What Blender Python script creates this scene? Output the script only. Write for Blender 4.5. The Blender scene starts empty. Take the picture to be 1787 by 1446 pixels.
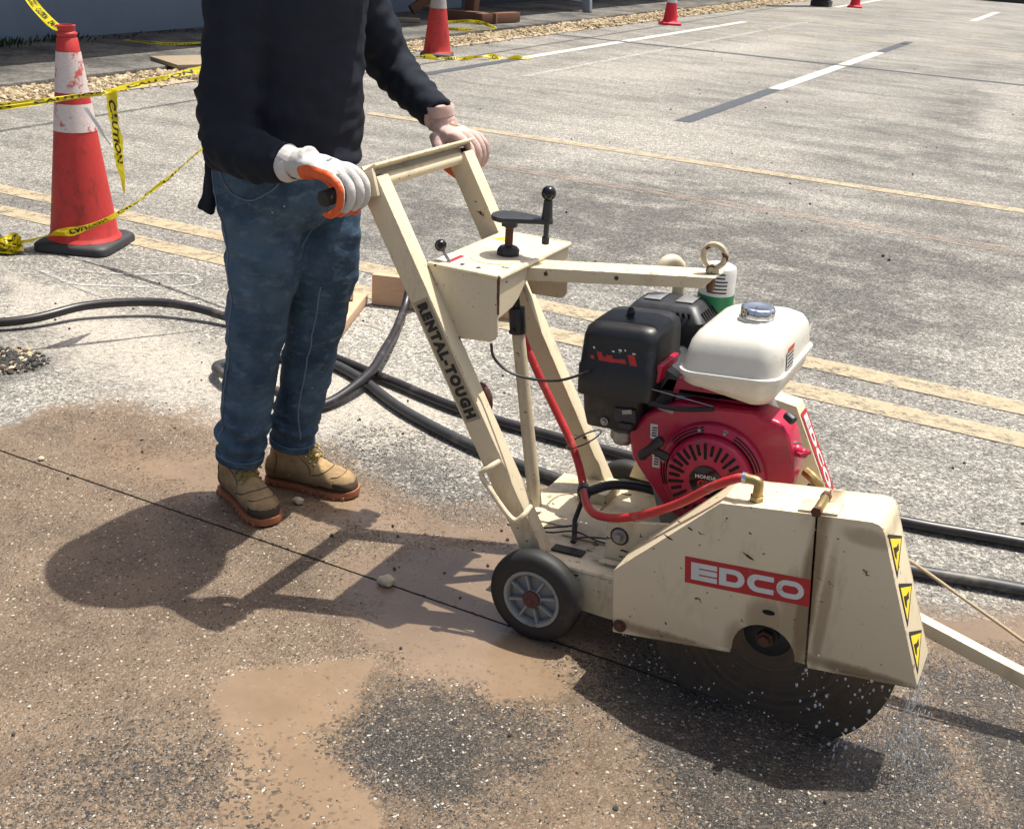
import bpy, bmesh, math, random
import numpy as np
from mathutils import Vector, Matrix, noise
random.seed(7)
SC = bpy.context.scene
COL = SC.collection
PI = math.pi
R = math.radians

# ------------------------------------------------------------------ camera
def make_camera():
    pitch, roll, yaw = 0.40773715, -0.06265486, -0.45613538
    fw = Vector((math.sin(yaw)*math.cos(pitch), math.cos(yaw)*math.cos(pitch), -math.sin(pitch)))
    r = Vector((math.cos(yaw), -math.sin(yaw), 0)); d = fw.cross(r)
    r2 = r*math.cos(roll)+d*math.sin(roll); d2 = fw.cross(r2)
    M = Matrix(((r2.x, -d2.x, -fw.x, 0.3806), (r2.y, -d2.y, -fw.y, -2.0029), (r2.z, -d2.z, -fw.z, 1.48), (0, 0, 0, 1)))
    cam = bpy.data.cameras.new('camera'); o = bpy.data.objects.new('camera', cam); COL.objects.link(o)
    o.matrix_world = M
    cam.sensor_width = 36; cam.lens = 2020/1787*36; cam.clip_end = 600; cam.clip_start = 0.05
    SC.camera = o
make_camera()

# ------------------------------------------------------------------ light
SUN = Vector((0.14, 0.287, 1.0)).normalized()          # towards the sun
w = bpy.data.worlds.new('World'); SC.world = w; w.use_nodes = True
nt = w.node_tree; nt.nodes.clear()
sky = nt.nodes.new('ShaderNodeTexSky'); sky.sky_type = 'NISHITA'; sky.sun_disc = False; sky.dust_density = 6.0; sky.ozone_density = 1.0; sky.air_density = 1.0
sky.sun_elevation = math.asin(SUN.z); sky.sun_rotation = math.atan2(SUN.x, SUN.y)
bg = nt.nodes.new('ShaderNodeBackground'); bg.inputs[1].default_value = 0.10
ow = nt.nodes.new('ShaderNodeOutputWorld'); nt.links.new(sky.outputs[0], bg.inputs[0]); nt.links.new(bg.outputs[0], ow.inputs[0])
sl = bpy.data.lights.new('sun', 'SUN'); so = bpy.data.objects.new('sun', sl); COL.objects.link(so)
sl.energy = 4.6; sl.angle = R(0.5); sl.color = (1.0, 0.95, 0.86)
so.rotation_euler = SUN.to_track_quat('Z', 'Y').to_euler()
SC.view_settings.view_transform = 'Standard'; SC.view_settings.look = 'None'
SC.view_settings.exposure = 0.5; SC.view_settings.gamma = 1.0
SC.render.engine = 'CYCLES'
SC.cycles.max_bounces = 5; SC.cycles.diffuse_bounces = 2; SC.cycles.glossy_bounces = 3; SC.cycles.transmission_bounces = 4
SC.cycles.transparent_max_bounces = 6
SC.cycles.use_denoising = True

# ------------------------------------------------------------------ node helpers
class NT:
    def __init__(s, name):
        s.m = bpy.data.materials.new(name); s.m.use_nodes = True; s.t = s.m.node_tree
        s.b = s.t.nodes['Principled BSDF']; s.out = s.t.nodes['Material Output']
    def n(s, typ, ins=None, **pr):
        k = s.t.nodes.new('ShaderNode'+typ)
        for a, v in pr.items(): setattr(k, a, v)
        for a, v in (ins or {}).items(): s.set(k.inputs[a], v)
        return k
    def set(s, sock, v):
        if isinstance(v, bpy.types.NodeSocket): s.t.links.new(v, sock)
        elif isinstance(v, bpy.types.Node): s.t.links.new(v.outputs[0], sock)
        else:
            if isinstance(v, tuple) and len(v) == 3 and sock.type == 'RGBA': v = (*v, 1)
            sock.default_value = v
    def P(s, **kw):
        for a, v in kw.items(): s.set(s.b.inputs[a.replace('_', ' ')], v)
        return s
    def math(s, op, a, b=0.0, c=0.0, clamp=False):
        k = s.n('Math', {0: a, 1: b, 2: c}, operation=op); k.use_clamp = clamp; return k.outputs[0]
    def mix(s, f, a, b, blend='MIX'):
        k = s.n('Mix', data_type='RGBA', blend_type=blend); s.set(k.inputs[0], f); s.set(k.inputs[6], a); s.set(k.inputs[7], b); return k.outputs[2]
    def fmix(s, f, a, b):
        k = s.n('Mix', data_type='FLOAT'); s.set(k.inputs[0], f); s.set(k.inputs[2], a); s.set(k.inputs[3], b); return k.outputs[0]
    def ss(s, v, lo, hi, to0=0.0, to1=1.0):
        k = s.n('MapRange', {0: v, 1: lo, 2: hi, 3: to0, 4: to1}, interpolation_type='SMOOTHSTEP'); return k.outputs[0]
    def noise(s, vec, scale, detail=3.0, rough=0.55, dist=0.0):
        return s.n('TexNoise', {'Vector': vec, 'Scale': scale, 'Detail': detail, 'Roughness': rough, 'Distortion': dist}).outputs[0]
    def pos(s): return s.n('NewGeometry').outputs['Position']
    def attr(s, name): return s.n('Attribute', attribute_name=name).outputs['Fac']
    def ramp(s, f, stops):
        k = s.n('ValToRGB', {0: f}); e = k.color_ramp.elements
        while len(e) < len(stops): e.new(0.5)
        for el, (p, c) in zip(e, stops): el.position = p; el.color = (*c, 1) if len(c) == 3 else c
        return k.outputs[0]
    def bump(s, h, strength, dist=0.01, normal=None):
        k = s.n('Bump', {'Height': h, 'Strength': strength, 'Distance': dist})
        if normal is not None: s.set(k.inputs['Normal'], normal)
        return k.outputs[0]
    def mapping(s, vec, scale=(1, 1, 1), rot=(0, 0, 0)):
        return s.n('Mapping', {'Vector': vec, 'Scale': scale, 'Rotation': rot}).outputs[0]

def simple(name, col, rough=0.5, metal=0.0, var=0.15, scale=40.0, bump=0.0, spec=0.5, dirt=None, dirt_amt=0.0, dirt_scale=6.0):
    k = NT(name); p = k.pos(); nz = k.noise(p, scale, 4)
    c = k.mix(nz, tuple(x*(1-var) for x in col), tuple(min(1, x*(1+var)) for x in col))
    if dirt is not None:
        d = k.noise(p, dirt_scale, 5, 0.65)
        c = k.mix(k.ss(d, 0.62-dirt_amt, 0.80-dirt_amt*0.6), c, dirt)
    k.P(Base_Color=c, Roughness=k.fmix(nz, max(0, rough-0.08), min(1, rough+0.08)), Metallic=metal)
    k.b.inputs['Specular IOR Level'].default_value = spec
    if bump: k.P(Normal=k.bump(nz, bump, 0.002))
    return k.m

# ------------------------------------------------------------------ mesh helpers
def tag(o, label=None, cat=None, group=None, kind=None):
    for a, v in (('label', label), ('category', cat), ('group', group), ('kind', kind)):
        if v: o[a] = v
    return o
def empty(name, loc, label, cat, group=None):
    o = bpy.data.objects.new(name, None); COL.objects.link(o); o.location = loc; o.empty_display_size = 0.1
    return tag(o, label, cat, group)
def link_mesh(name, me, parent=None):
    o = bpy.data.objects.new(name, me); COL.objects.link(o)
    if parent is not None:
        o.parent = parent
        if parent.type == 'EMPTY': o.location = -Vector(parent.location)
    return o
def shade(me, ang=35):
    if len(me.polygons):
        me.polygons.foreach_set('use_smooth', [True]*len(me.polygons))
        me.set_sharp_from_angle(angle=R(ang))
def frames(path):
    path = [Vector(p) for p in path]; n = len(path); T = []
    for i in range(n):
        a = path[max(0, i-1)]; b = path[min(n-1, i+1)]; t = (b-a); T.append(t.normalized() if t.length > 1e-9 else Vector((0, 0, 1)))
    up = Vector((0, 0, 1)) if abs(T[0].z) < 0.9 else Vector((1, 0, 0))
    u = T[0].cross(up).normalized(); out = []
    for i in range(n):
        u = (u-T[i]*u.dot(T[i])).normalized(); out.append((path[i], u, T[i].cross(u), T[i]))
    return out
def cr(pts, n=8):
    P = [Vector(p) for p in pts]; out = []
    for i in range(len(P)-1):
        p0 = P[i-1] if i else P[0]*2-P[1]; p1 = P[i]; p2 = P[i+1]; p3 = P[i+2] if i+2 < len(P) else P[-1]*2-P[-2]
        for k in range(n):
            t = k/n
            out.append(0.5*((2*p1)+(p2-p0)*t+(2*p0-5*p1+4*p2-p3)*t*t+(3*p1-p0-3*p2+p3)*t**3))
    out.append(P[-1]); return out
class MB:
    def __init__(s): s.v = []; s.f = []; s.m = []
    def add(s, vs, fs, m=0):
        b = len(s.v); s.v += [tuple(v) for v in vs]; s.f += [tuple(b+i for i in f) for f in fs]; s.m += [m]*len(fs); return s
    def box(s, x0, x1, y0, y1, z0, z1, m=0):
        return s.add([(x0, y0, z0), (x1, y0, z0), (x1, y1, z0), (x0, y1, z0), (x0, y0, z1), (x1, y0, z1), (x1, y1, z1), (x0, y1, z1)],
                     [(0, 3, 2, 1), (4, 5, 6, 7), (0, 1, 5, 4), (1, 2, 6, 5), (2, 3, 7, 6), (3, 0, 4, 7)], m)
    def obox(s, c, sx, sy, sz, ax=None, ay=None, az=None, m=0):
        ax = Vector(ax or (1, 0, 0)).normalized(); 
        ay = Vector(ay or (0, 1, 0)); ay = (ay-ax*ay.dot(ax)).normalized(); az = ax.cross(ay); c = Vector(c)
        vs = [c+ax*(sx/2*a)+ay*(sy/2*b)+az*(sz/2*d) for d in (-1, 1) for (a, b) in ((-1, -1), (1, -1), (1, 1), (-1, 1))]
        return s.add(vs, [(0, 3, 2, 1), (4, 5, 6, 7), (0, 1, 5, 4), (1, 2, 6, 5), (2, 3, 7, 6), (3, 0, 4, 7)], m)
    def bar(s, a, b, wx, wy, side=(0, 1, 0), m=0):
        a = Vector(a); b = Vector(b); d = b-a
        return s.obox((a+b)/2, d.length, wy, wx, ax=d, ay=side, m=m)
    def prism(s, poly, y0, y1, m=0):       # poly of (x, z), extruded along y
        n = len(poly); vs = [(x, y0, z) for x, z in poly]+[(x, y1, z) for x, z in poly]
        ar = sum(poly[i][0]*poly[(i+1) % n][1]-poly[(i+1) % n][0]*poly[i][1] for i in range(n))
        fs = [tuple(range(n)), tuple(range(2*n-1, n-1, -1))]+[(i, n+i, n+(i+1) % n, (i+1) % n) for i in range(n)]
        if ar < 0: fs = [tuple(reversed(f)) for f in fs]
        return s.add(vs, fs, m)
    def rings(s, rr, closed=True, cap=True, m=0):
        n = len(rr[0]); vs = [p for r in rr for p in r]; fs = []
        for i in range(len(rr)-1):
            for j in range(n if closed else n-1):
                a = i*n+j; b = i*n+(j+1) % n; fs.append((a, b, b+n, a+n))
        if cap: fs += [tuple(range(n-1, -1, -1)), tuple(range((len(rr)-1)*n, len(rr)*n))]
        return s.add(vs, fs, m)
    def tube(s, path, r, n=10, m=0, cap=True):
        fr = frames(path); rr = []
        for i, (p, u, v, t) in enumerate(fr):
            q = r(i/(len(fr)-1)) if callable(r) else (r[i] if isinstance(r, (list, tuple)) else r)
            rr.append([p+u*(q*math.cos(2*PI*j/n))+v*(q*math.sin(2*PI*j/n)) for j in range(n)])
        return s.rings(rr, cap=cap, m=m)
    def lathe(s, prof, o, axis=(0, 0, 1), n=24, m=0, cap=True):
        a = Vector(axis).normalized(); u = a.orthogonal().normalized(); v = a.cross(u); o = Vector(o)
        rr = [[o+a*h+u*(r*math.cos(2*PI*j/n))+v*(r*math.sin(2*PI*j/n)) for j in range(n)] for r, h in prof]
        return s.rings(rr, cap=cap, m=m)
    def sphere(s, c, r, n=16, k=10, m=0):
        r = (r, r, r) if not isinstance(r, (tuple, list)) else r; c = Vector(c); rr = []
        for i in range(k+1):
            a = PI*min(max(i/k, 0.015), 0.985)-PI/2
            rr.append([c+Vector((r[0]*math.cos(a)*math.cos(2*PI*j/n), r[1]*math.cos(a)*math.sin(2*PI*j/n), r[2]*math.sin(a))) for j in range(n)])
        return s.rings(rr, m=m)
    def mesh(s, name, mats):
        me = bpy.data.meshes.new(name); me.from_pydata([tuple(v) for v in s.v], [], s.f)
        mats = mats if isinstance(mats, (list, tuple)) else [mats]
        for q in mats: me.materials.append(q)
        if len(mats) > 1: me.polygons.foreach_set('material_index', s.m)
        me.update(); return me
    def build(s, name, mats, parent=None, smooth=True, bevel=0, ang=35, seg=2):
        me = s.mesh(name, mats)
        bm = bmesh.new(); bm.from_mesh(me); bmesh.ops.recalc_face_normals(bm, faces=bm.faces)
        if bevel:
            es = [e for e in bm.edges if e.is_manifold and e.calc_face_angle(0) > R(28)]
            bmesh.ops.bevel(bm, geom=es, offset=bevel, segments=seg, profile=0.6, affect='EDGES', clamp_overlap=True)
        bm.to_mesh(me); bm.free()
        if smooth: shade(me, ang)
        return link_mesh(name, me, parent)
_txt = {}
def text_geo(st, offset=0.0, spacing=1.0):
    key = (st, offset, spacing)
    if key not in _txt:
        c = bpy.data.curves.new('t', 'FONT'); c.body = st; c.size = 1; c.offset = offset; c.space_character = spacing
        c.align_x = 'CENTER'; c.align_y = 'CENTER'; c.resolution_u = 3
        o = bpy.data.objects.new('t', c); COL.objects.link(o); bpy.context.view_layer.update()
        me = bpy.data.meshes.new_from_object(o.evaluated_get(bpy.context.evaluated_depsgraph_get()))
        vs = np.array([v.co[:] for v in me.vertices]); fs = [tuple(p.vertices) for p in me.polygons]
        bpy.data.objects.remove(o); bpy.data.curves.remove(c); bpy.data.meshes.remove(me)
        lo, hi = vs.min(0), vs.max(0); vs[:, 0] -= (lo[0]+hi[0])/2; vs[:, 1] -= (lo[1]+hi[1])/2
        _txt[key] = (vs, fs, hi[0]-lo[0], hi[1]-lo[1])
    return _txt[key]
def text_on(mb, st, o, u, v, width, height, offset=0.0, lift=0.0006, m=0, spacing=1.0):
    vs, fs, W, H = text_geo(st, offset, spacing); u = Vector(u).normalized(); v = Vector(v).normalized(); nrm = u.cross(v); o = Vector(o)+nrm*lift
    mb.add([o+u*(a/W*width)+v*(b/H*height) for a, b, _ in vs], fs, m)
def quad(mb, o, u, v, wd, ht, lift=0.0, m=0):
    u = Vector(u).normalized(); v = Vector(v).normalized(); o = Vector(o)+u.cross(v)*lift
    mb.add([o-u*wd/2-v*ht/2, o+u*wd/2-v*ht/2, o+u*wd/2+v*ht/2, o-u*wd/2+v*ht/2], [(0, 1, 2, 3)], m)
def remesh(mb, voxel, smooth=3):
    me = bpy.data.meshes.new('tmp'); me.from_pydata([tuple(v) for v in mb.v], [], mb.f)
    bm = bmesh.new(); bm.from_mesh(me); bmesh.ops.recalc_face_normals(bm, faces=bm.faces); bm.to_mesh(me); bm.free()
    o = bpy.data.objects.new('tmp', me); COL.objects.link(o)
    r = o.modifiers.new('r', 'REMESH'); r.mode = 'VOXEL'; r.voxel_size = voxel; r.use_smooth_shade = True
    if smooth: q = o.modifiers.new('s', 'SMOOTH'); q.iterations = smooth; q.factor = 0.5
    bpy.context.view_layer.update()
    ne = bpy.data.meshes.new_from_object(o.evaluated_get(bpy.context.evaluated_depsgraph_get()))
    bpy.data.objects.remove(o); bpy.data.meshes.remove(me); ne.materials.clear(); return ne
def displace(me, fn):
    n = len(me.vertices); co = np.empty(n*3); no = np.empty(n*3)
    me.vertices.foreach_get('co', co); me.vertices.foreach_get('normal', no); co = co.reshape(-1, 3); no = no.reshape(-1, 3)
    d = np.array([fn(c) for c in co]); co = co+no*d[:, None]; me.vertices.foreach_set('co', co.ravel()); me.update()
def finish(me, name, mats, parent, fn=None):
    me.name = name
    for q in (mats if isinstance(mats, (list, tuple)) else [mats]): me.materials.append(q)
    if fn: me.polygons.foreach_set('material_index', [fn(p.center, p.normal) for p in me.polygons])
    me.polygons.foreach_set('use_smooth', [True]*len(me.polygons)); me.update()
    return link_mesh(name, me, parent)
# ------------------------------------------------------------------ materials
CREAM = (0.655, 0.565, 0.395)
def cream(name='cream_paint', stains=None, amt=0.0, chips=0.655, fade=0.0):
    k = NT(name); p = k.pos()
    big = k.noise(p, 5, 4, 0.6); fine = k.noise(p, 60, 4)
    c = k.mix(big, tuple(x*0.93 for x in CREAM), tuple(min(1, x*1.07) for x in CREAM))
    dirt = k.noise(k.mapping(p, (1, 1, 0.35)), 14, 6, 0.7)
    c = k.mix(k.ss(dirt, 0.52-amt, 0.80-amt, 0, 0.6), c, (0.23, 0.16, 0.085))
    if stains:
        s = None
        for (x, z, rx, rz, a) in stains:
            sp = k.n('SeparateXYZ', {0: p})
            dx = k.math('POWER', k.math('DIVIDE', k.math('SUBTRACT', sp.outputs[0], x), rx), 2.0)
            dz = k.math('POWER', k.math('DIVIDE', k.math('SUBTRACT', sp.outputs[2], z), rz), 2.0)
            g = k.ss(k.math('ADD', k.math('ADD', dx, dz), k.math('MULTIPLY', k.math('SUBTRACT', dirt, 0.5), 2.2)), 0.1, 1.2, a, 0.0)
            s = g if s is None else k.math('MAXIMUM', s, g)
        c = k.mix(s, c, (0.20, 0.135, 0.07))
    ch = k.n('TexNoise', {'Vector': k.mapping(p, (1.0, 1.3, 1.7)), 'Scale': 26.0, 'Detail': 6.0, 'Roughness': 0.62}).outputs[0]
    sp2 = k.noise(p, 150, 2, 0.5)
    bv = k.n('Bevel', {'Radius': 0.0035}, samples=3); dt = k.n('VectorMath', {0: bv.outputs[0], 1: k.n('NewGeometry').outputs['Normal']}, operation='DOT_PRODUCT').outputs['Value']
    worn = k.math('MULTIPLY', k.ss(dt, 0.985, 0.90), k.ss(k.noise(p, 34, 4, 0.65), 0.52, 0.60))
    chip = k.math('MAXIMUM', worn, k.math('MAXIMUM', k.ss(ch, chips, chips+0.012), k.ss(sp2, 0.735, 0.755)))
    c = k.mix(chip, c, k.mix(fine, (0.05, 0.022, 0.010), (0.16, 0.07, 0.028)))
    h = k.math('SUBTRACT', k.math('MULTIPLY', fine, 0.1), k.math('MULTIPLY', chip, 0.6))
    k.P(Base_Color=c, Roughness=k.fmix(chip, k.fmix(dirt, 0.32, 0.62), 0.9), Normal=k.bump(h, 0.25, 0.0015))
    return k.m
M = {}
M['cream'] = cream()
M['cream_guard'] = cream('cream_guard_paint', [(0.070, 0.33, 0.022, 0.30, 0.9), (0.05, 0.28, 0.035, 0.11, 0.55), (0.105, 0.30, 0.014, 0.16, 0.6), (0.0, 0.255, 0.05, 0.055, 0.6), (-0.15, 0.142, 0.22, 0.018, 0.75), (0.19, 0.203, 0.14, 0.018, 0.85), (-0.05, 0.19, 0.03, 0.05, 0.6), (0.155, 0.485, 0.05, 0.02, 0.5)], 0.0)
M['cream_dirty'] = cream('cream_deck_paint', None, 0.09, 0.62)
M['rust'] = simple('rusty_steel', (0.11, 0.05, 0.028), 0.8, 0.2, 0.5, 90, 0.3)
M['black_plastic'] = simple('black_plastic', (0.012, 0.013, 0.015), 0.42, 0, 0.3, 30, 0.05, dirt=(0.055, 0.05, 0.045), dirt_amt=0.10, dirt_scale=9)
M['black_metal'] = simple('black_oxide_steel', (0.035, 0.037, 0.042), 0.45, 0.3, 0.3, 50, 0.08)
M['ball_black'] = simple('glossy_black_phenolic', (0.006, 0.006, 0.007), 0.12, 0, 0.2)
M['dark_void'] = simple('dark_cavity', (0.006, 0.005, 0.006), 0.9)
M['grey_metal'] = simple('zinc_steel', (0.32, 0.32, 0.31), 0.45, 0.7, 0.25, 80, 0.1, dirt=(0.10, 0.08, 0.06), dirt_amt=0.08)
M['chrome'] = simple('chrome', (0.75, 0.76, 0.78), 0.10, 1.0, 0.05)
M['rubber'] = simple('tyre_rubber', (0.018, 0.017, 0.017), 0.62, 0, 0.3, 60, 0.15, dirt=(0.07, 0.055, 0.042), dirt_amt=0.05, dirt_scale=14)
M['hub_grey'] = simple('grey_plastic_hub', (0.25, 0.26, 0.26), 0.5, 0, 0.12, 30, 0, dirt=(0.12, 0.10, 0.08), dirt_amt=0.08, dirt_scale=20)
M['hub_rust'] = simple('rusted_hub_cap', (0.10, 0.035, 0.028), 0.7, 0.1, 0.4, 90, 0.3)
k = NT('engine_red'); p = k.pos(); d = k.noise(p, 10, 6, 0.7); f = k.noise(p, 80, 3)
k.P(Base_Color=k.mix(k.ss(d, 0.52, 0.80, 0, 0.6), k.mix(f, (0.36, 0.004, 0.035), (0.47, 0.008, 0.055)), (0.16, 0.07, 0.06)), Roughness=k.fmix(d, 0.24, 0.55), Normal=k.bump(f, 0.06, 0.002)); k.b.inputs['Coat Weight'].default_value = 0.3; M['red'] = k.m
M['hose_red'] = simple('red_rubber_hose', (0.46, 0.025, 0.03), 0.45, 0, 0.15, 30, 0.05, dirt=(0.45, 0.22, 0.18), dirt_amt=0.10, dirt_scale=14)
M['tank'] = simple('ivory_fuel_tank', (0.66, 0.645, 0.575), 0.28, 0, 0.05, 12, 0, dirt=(0.42, 0.37, 0.28), dirt_amt=0.02, dirt_scale=12)
M['hose_black'] = simple('black_rubber_hose', (0.018, 0.016, 0.018), 0.38, 0, 0.3, 30, 0.05, dirt=(0.09, 0.075, 0.065), dirt_amt=0.08, dirt_scale=10)
M['hose_grey'] = simple('dusty_black_rubber_hose', (0.035, 0.036, 0.038), 0.5, 0, 0.3, 30, 0.05, dirt=(0.16, 0.14, 0.12), dirt_amt=0.12, dirt_scale=10)
M['white_print'] = simple('white_print', (0.62, 0.63, 0.62), 0.5, 0, 0.1, 30, dirt=(0.34, 0.27, 0.20), dirt_amt=0.06, dirt_scale=30)
M['red_print'] = simple('red_print', (0.42, 0.016, 0.022), 0.45, 0, 0.12, 60, dirt=(0.33, 0.12, 0.09), dirt_amt=0.04, dirt_scale=30)
M['black_print'] = simple('black_print', (0.015, 0.014, 0.013), 0.6, 0, 0.3, 60, dirt=(0.16, 0.14, 0.10), dirt_amt=0.02, dirt_scale=40)
M['strip'] = simple('clear_decal_strip', (0.33, 0.28, 0.19), 0.4, 0, 0.12, 60, dirt=(0.45, 0.37, 0.25), dirt_amt=0.08, dirt_scale=40)
M['yellow'] = simple('warning_yellow', (0.78, 0.58, 0.02), 0.5, 0, 0.1, 60, dirt=(0.6, 0.5, 0.2), dirt_amt=0.04, dirt_scale=40)
M['label_white'] = simple('white_label', (0.66, 0.65, 0.62), 0.5, 0, 0.08)
M['green'] = simple('green_label', (0.012, 0.20, 0.07), 0.45, 0, 0.1)
M['brass'] = simple('brass_fitting', (0.36, 0.27, 0.12), 0.4, 0.8, 0.3, 80, 0.1)
k = NT('saw_blade_steel'); p = k.pos(); sp = k.n('SeparateXYZ', {0: p})
rad = k.math('SQRT', k.math('ADD', k.math('POWER', sp.outputs[0], 2.0), k.math('POWER', k.math('SUBTRACT', sp.outputs[2], 0.194), 2.0)))
ringn = k.n('TexNoise', {'W': k.math('MULTIPLY', rad, 90.0), 'Scale': 1.0, 'Detail': 4.0}, noise_dimensions='1D').outputs[0]
mudn = k.noise(p, 25, 5, 0.65)
k.P(Base_Color=k.mix(k.ss(mudn, 0.4, 0.7), k.mix(ringn, (0.062, 0.054, 0.045), (0.15, 0.122, 0.092)), (0.14, 0.102, 0.070)), Roughness=k.fmix(ringn, 0.16, 0.34), Metallic=0.3, Normal=k.bump(mudn, 0.1, 0.002)); M['blade'] = k.m
def wood(name, a, b):
    k = NT(name); p = k.pos(); q = k.mapping(p, (3, 3, 30)); g = k.noise(q, 4, 5, 0.6, 1.0); d = k.noise(p, 5, 3)
    k.P(Base_Color=k.mix(g, a, b), Roughness=0.75, Normal=k.bump(g, 0.25, 0.003)); return k.m
M['lumber'] = wood('pine_lumber', (0.44, 0.27, 0.165), (0.64, 0.45, 0.30))
M['lumber_dark'] = wood('weathered_brown_timber', (0.10, 0.045, 0.025), (0.22, 0.10, 0.06))
M['board'] = wood('grey_board', (0.20, 0.155, 0.10), (0.36, 0.29, 0.20))
M['steel_plate'] = simple('pale_steel', (0.30, 0.34, 0.38), 0.5, 0.2, 0.15, 8)
k = NT('stucco_wall'); p = k.pos(); f = k.noise(p, 3, 5); g = k.noise(p, 60, 3)
k.P(Base_Color=k.mix(f, (0.17, 0.215, 0.275), (0.23, 0.28, 0.345)), Roughness=0.85, Normal=k.bump(g, 0.3, 0.004)); M['wall'] = k.m
M['wall_dark'] = simple('dark_grey_paint', (0.06, 0.07, 0.08), 0.7)
M['concrete'] = simple('pale_concrete', (0.34, 0.32, 0.28), 0.9, 0, 0.25, 40, 0.4)
k = NT('cone_red'); p = k.pos(); d = k.noise(k.mapping(p, (1, 1, 0.6)), 14, 6, 0.72, 0.6); f = k.noise(p, 50, 4)
k.P(Base_Color=k.mix(k.ss(d, 0.46, 0.72, 0, 0.7), k.mix(f, (0.44, 0.024, 0.024), (0.56, 0.045, 0.038)), (0.10, 0.02, 0.02)), Roughness=0.55); M['cone_red'] = k.m
k = NT('cone_bright_red'); p = k.pos(); f = k.noise(p, 20, 4)
k.P(Base_Color=k.mix(f, (0.60, 0.012, 0.03), (0.70, 0.02, 0.045)), Roughness=0.5); M['cone_bright'] = k.m
k = NT('cone_white_band'); p = k.pos(); v = k.n('TexVoronoi', {'Vector': k.mapping(p, (1, 1, 1.6)), 'Scale': 90.0}).outputs[0]; d = k.noise(p, 16, 6, 0.75)
k.P(Base_Color=k.mix(k.ss(d, 0.535, 0.62), k.mix(v, (0.60, 0.50, 0.48), (0.70, 0.64, 0.62)), (0.52, 0.10, 0.09)), Roughness=0.45, Normal=k.bump(v, 0.2, 0.002)); M['cone_white'] = k.m
M['cone_grey'] = simple('dirty_reflective_band', (0.36, 0.33, 0.31), 0.5, 0, 0.3, 30)
M['cone_base'] = simple('black_cone_base', (0.03, 0.031, 0.034), 0.6, 0, 0.3, 30, 0.1, dirt=(0.11, 0.10, 0.09), dirt_amt=0.06)
k = NT('tape_yellow'); p = k.pos(); f = k.noise(p, 30, 3)
k.P(Base_Color=k.mix(f, (0.62, 0.50, 0.01), (0.80, 0.68, 0.02)), Roughness=0.3)
tr = k.n('BsdfTranslucent', {'Color': (0.7, 0.6, 0.02)}); ms = k.n('MixShader', {0: 0.25}); k.t.links.new(k.b.outputs[0], ms.inputs[1]); k.t.links.new(tr.outputs[0], ms.inputs[2]); k.t.links.new(ms.outputs[0], k.out.inputs[0]); M['tape'] = k.m
# clothing
k = NT('navy_knit'); p = k.pos(); f = k.noise(p, 500, 2); g = k.noise(p, 12, 4)
k.P(Base_Color=k.mix(g, (0.011, 0.0135, 0.021), (0.022, 0.0265, 0.038)), Roughness=0.85, Normal=k.bump(k.math('ADD', k.math('MULTIPLY', f, 0.2), g), 0.25, 0.006)); k.b.inputs['Specular IOR Level'].default_value = 0.15; M['shirt'] = k.m
k = NT('denim'); p = k.pos(); f = k.noise(k.mapping(p, (1, 1, 0.25)), 420, 2); g = k.noise(p, 9, 5, 0.6); h = k.noise(k.mapping(p, (1, 1, 2.2)), 22, 4, 0.6)
k.b.inputs['Specular IOR Level'].default_value = 0.2; dc = k.mix(k.ss(g, 0.3, 0.7), (0.034, 0.066, 0.112), (0.095, 0.160, 0.232)); dc = k.mix(k.ss(h, 0.50, 0.72, 0, 0.6), dc, (0.165, 0.24, 0.32)); dc = k.mix(f, k.mix(0.35, dc, (0.004, 0.008, 0.02)), dc)
spk = k.noise(p, 60, 1); dc = k.mix(k.ss(spk, 0.80, 0.82), dc, (0.45, 0.48, 0.5))
k.P(Base_Color=dc, Roughness=0.85, Normal=k.bump(k.math('ADD', k.math('MULTIPLY', f, 0.12), k.math('ADD', g, h)), 0.35, 0.006)); M['denim'] = k.m
M['stitch'] = simple('pale_denim_seam', (0.15, 0.205, 0.26), 0.8)
M['copper'] = simple('copper_rivet', (0.3, 0.17, 0.08), 0.4, 0.8)
def glove_mat(name, c0, c1):
    k = NT(name); p = k.pos(); f = k.noise(p, 420, 2); g = k.noise(p, 30, 4); a = k.ss(k.math('ADD', k.attr('palm'), k.math('MULTIPLY', k.math('SUBTRACT', g, 0.5), 0.15)), 0.44, 0.56); q = k.noise(p, 120, 3)
    gr = k.ss(k.noise(p, 14, 5, 0.7), 0.48, 0.72, 0, 0.45); c0 = k.mix(gr, c0, (0.26, 0.22, 0.18)); c1 = k.mix(gr, c1, (0.30, 0.26, 0.22))
    k.P(Base_Color=k.mix(a, k.mix(g, c0, c1), k.mix(q, (0.60, 0.085, 0.015), (0.76, 0.12, 0.02))), Roughness=k.fmix(a, 0.92, 0.5), Normal=k.bump(k.math('ADD', k.fmix(a, f, q), k.math('MULTIPLY', g, 2.0)), 0.45, 0.003)); return k.m
k = NT('glove_knit'); p = k.pos(); f = k.noise(p, 420, 2); g = k.noise(p, 30, 4)
k.P(Base_Color=k.mix(g, (0.50, 0.48, 0.455), (0.64, 0.62, 0.59)), Roughness=0.9, Normal=k.bump(k.math('ADD', f, g), 0.25, 0.002)); M['glove'] = k.m
k = NT('glove_knit_pink_bleed'); p = k.pos(); f = k.noise(p, 420, 2); g = k.noise(p, 24, 4)
k.P(Base_Color=k.mix(k.ss(g, 0.3, 0.65), (0.58, 0.47, 0.44), (0.56, 0.38, 0.345)), Roughness=0.9, Normal=k.bump(k.math('ADD', f, g), 0.25, 0.002)); M['glove_pink'] = k.m  # pink tint paints bleeding red light into the left cuff's white knit
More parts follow.
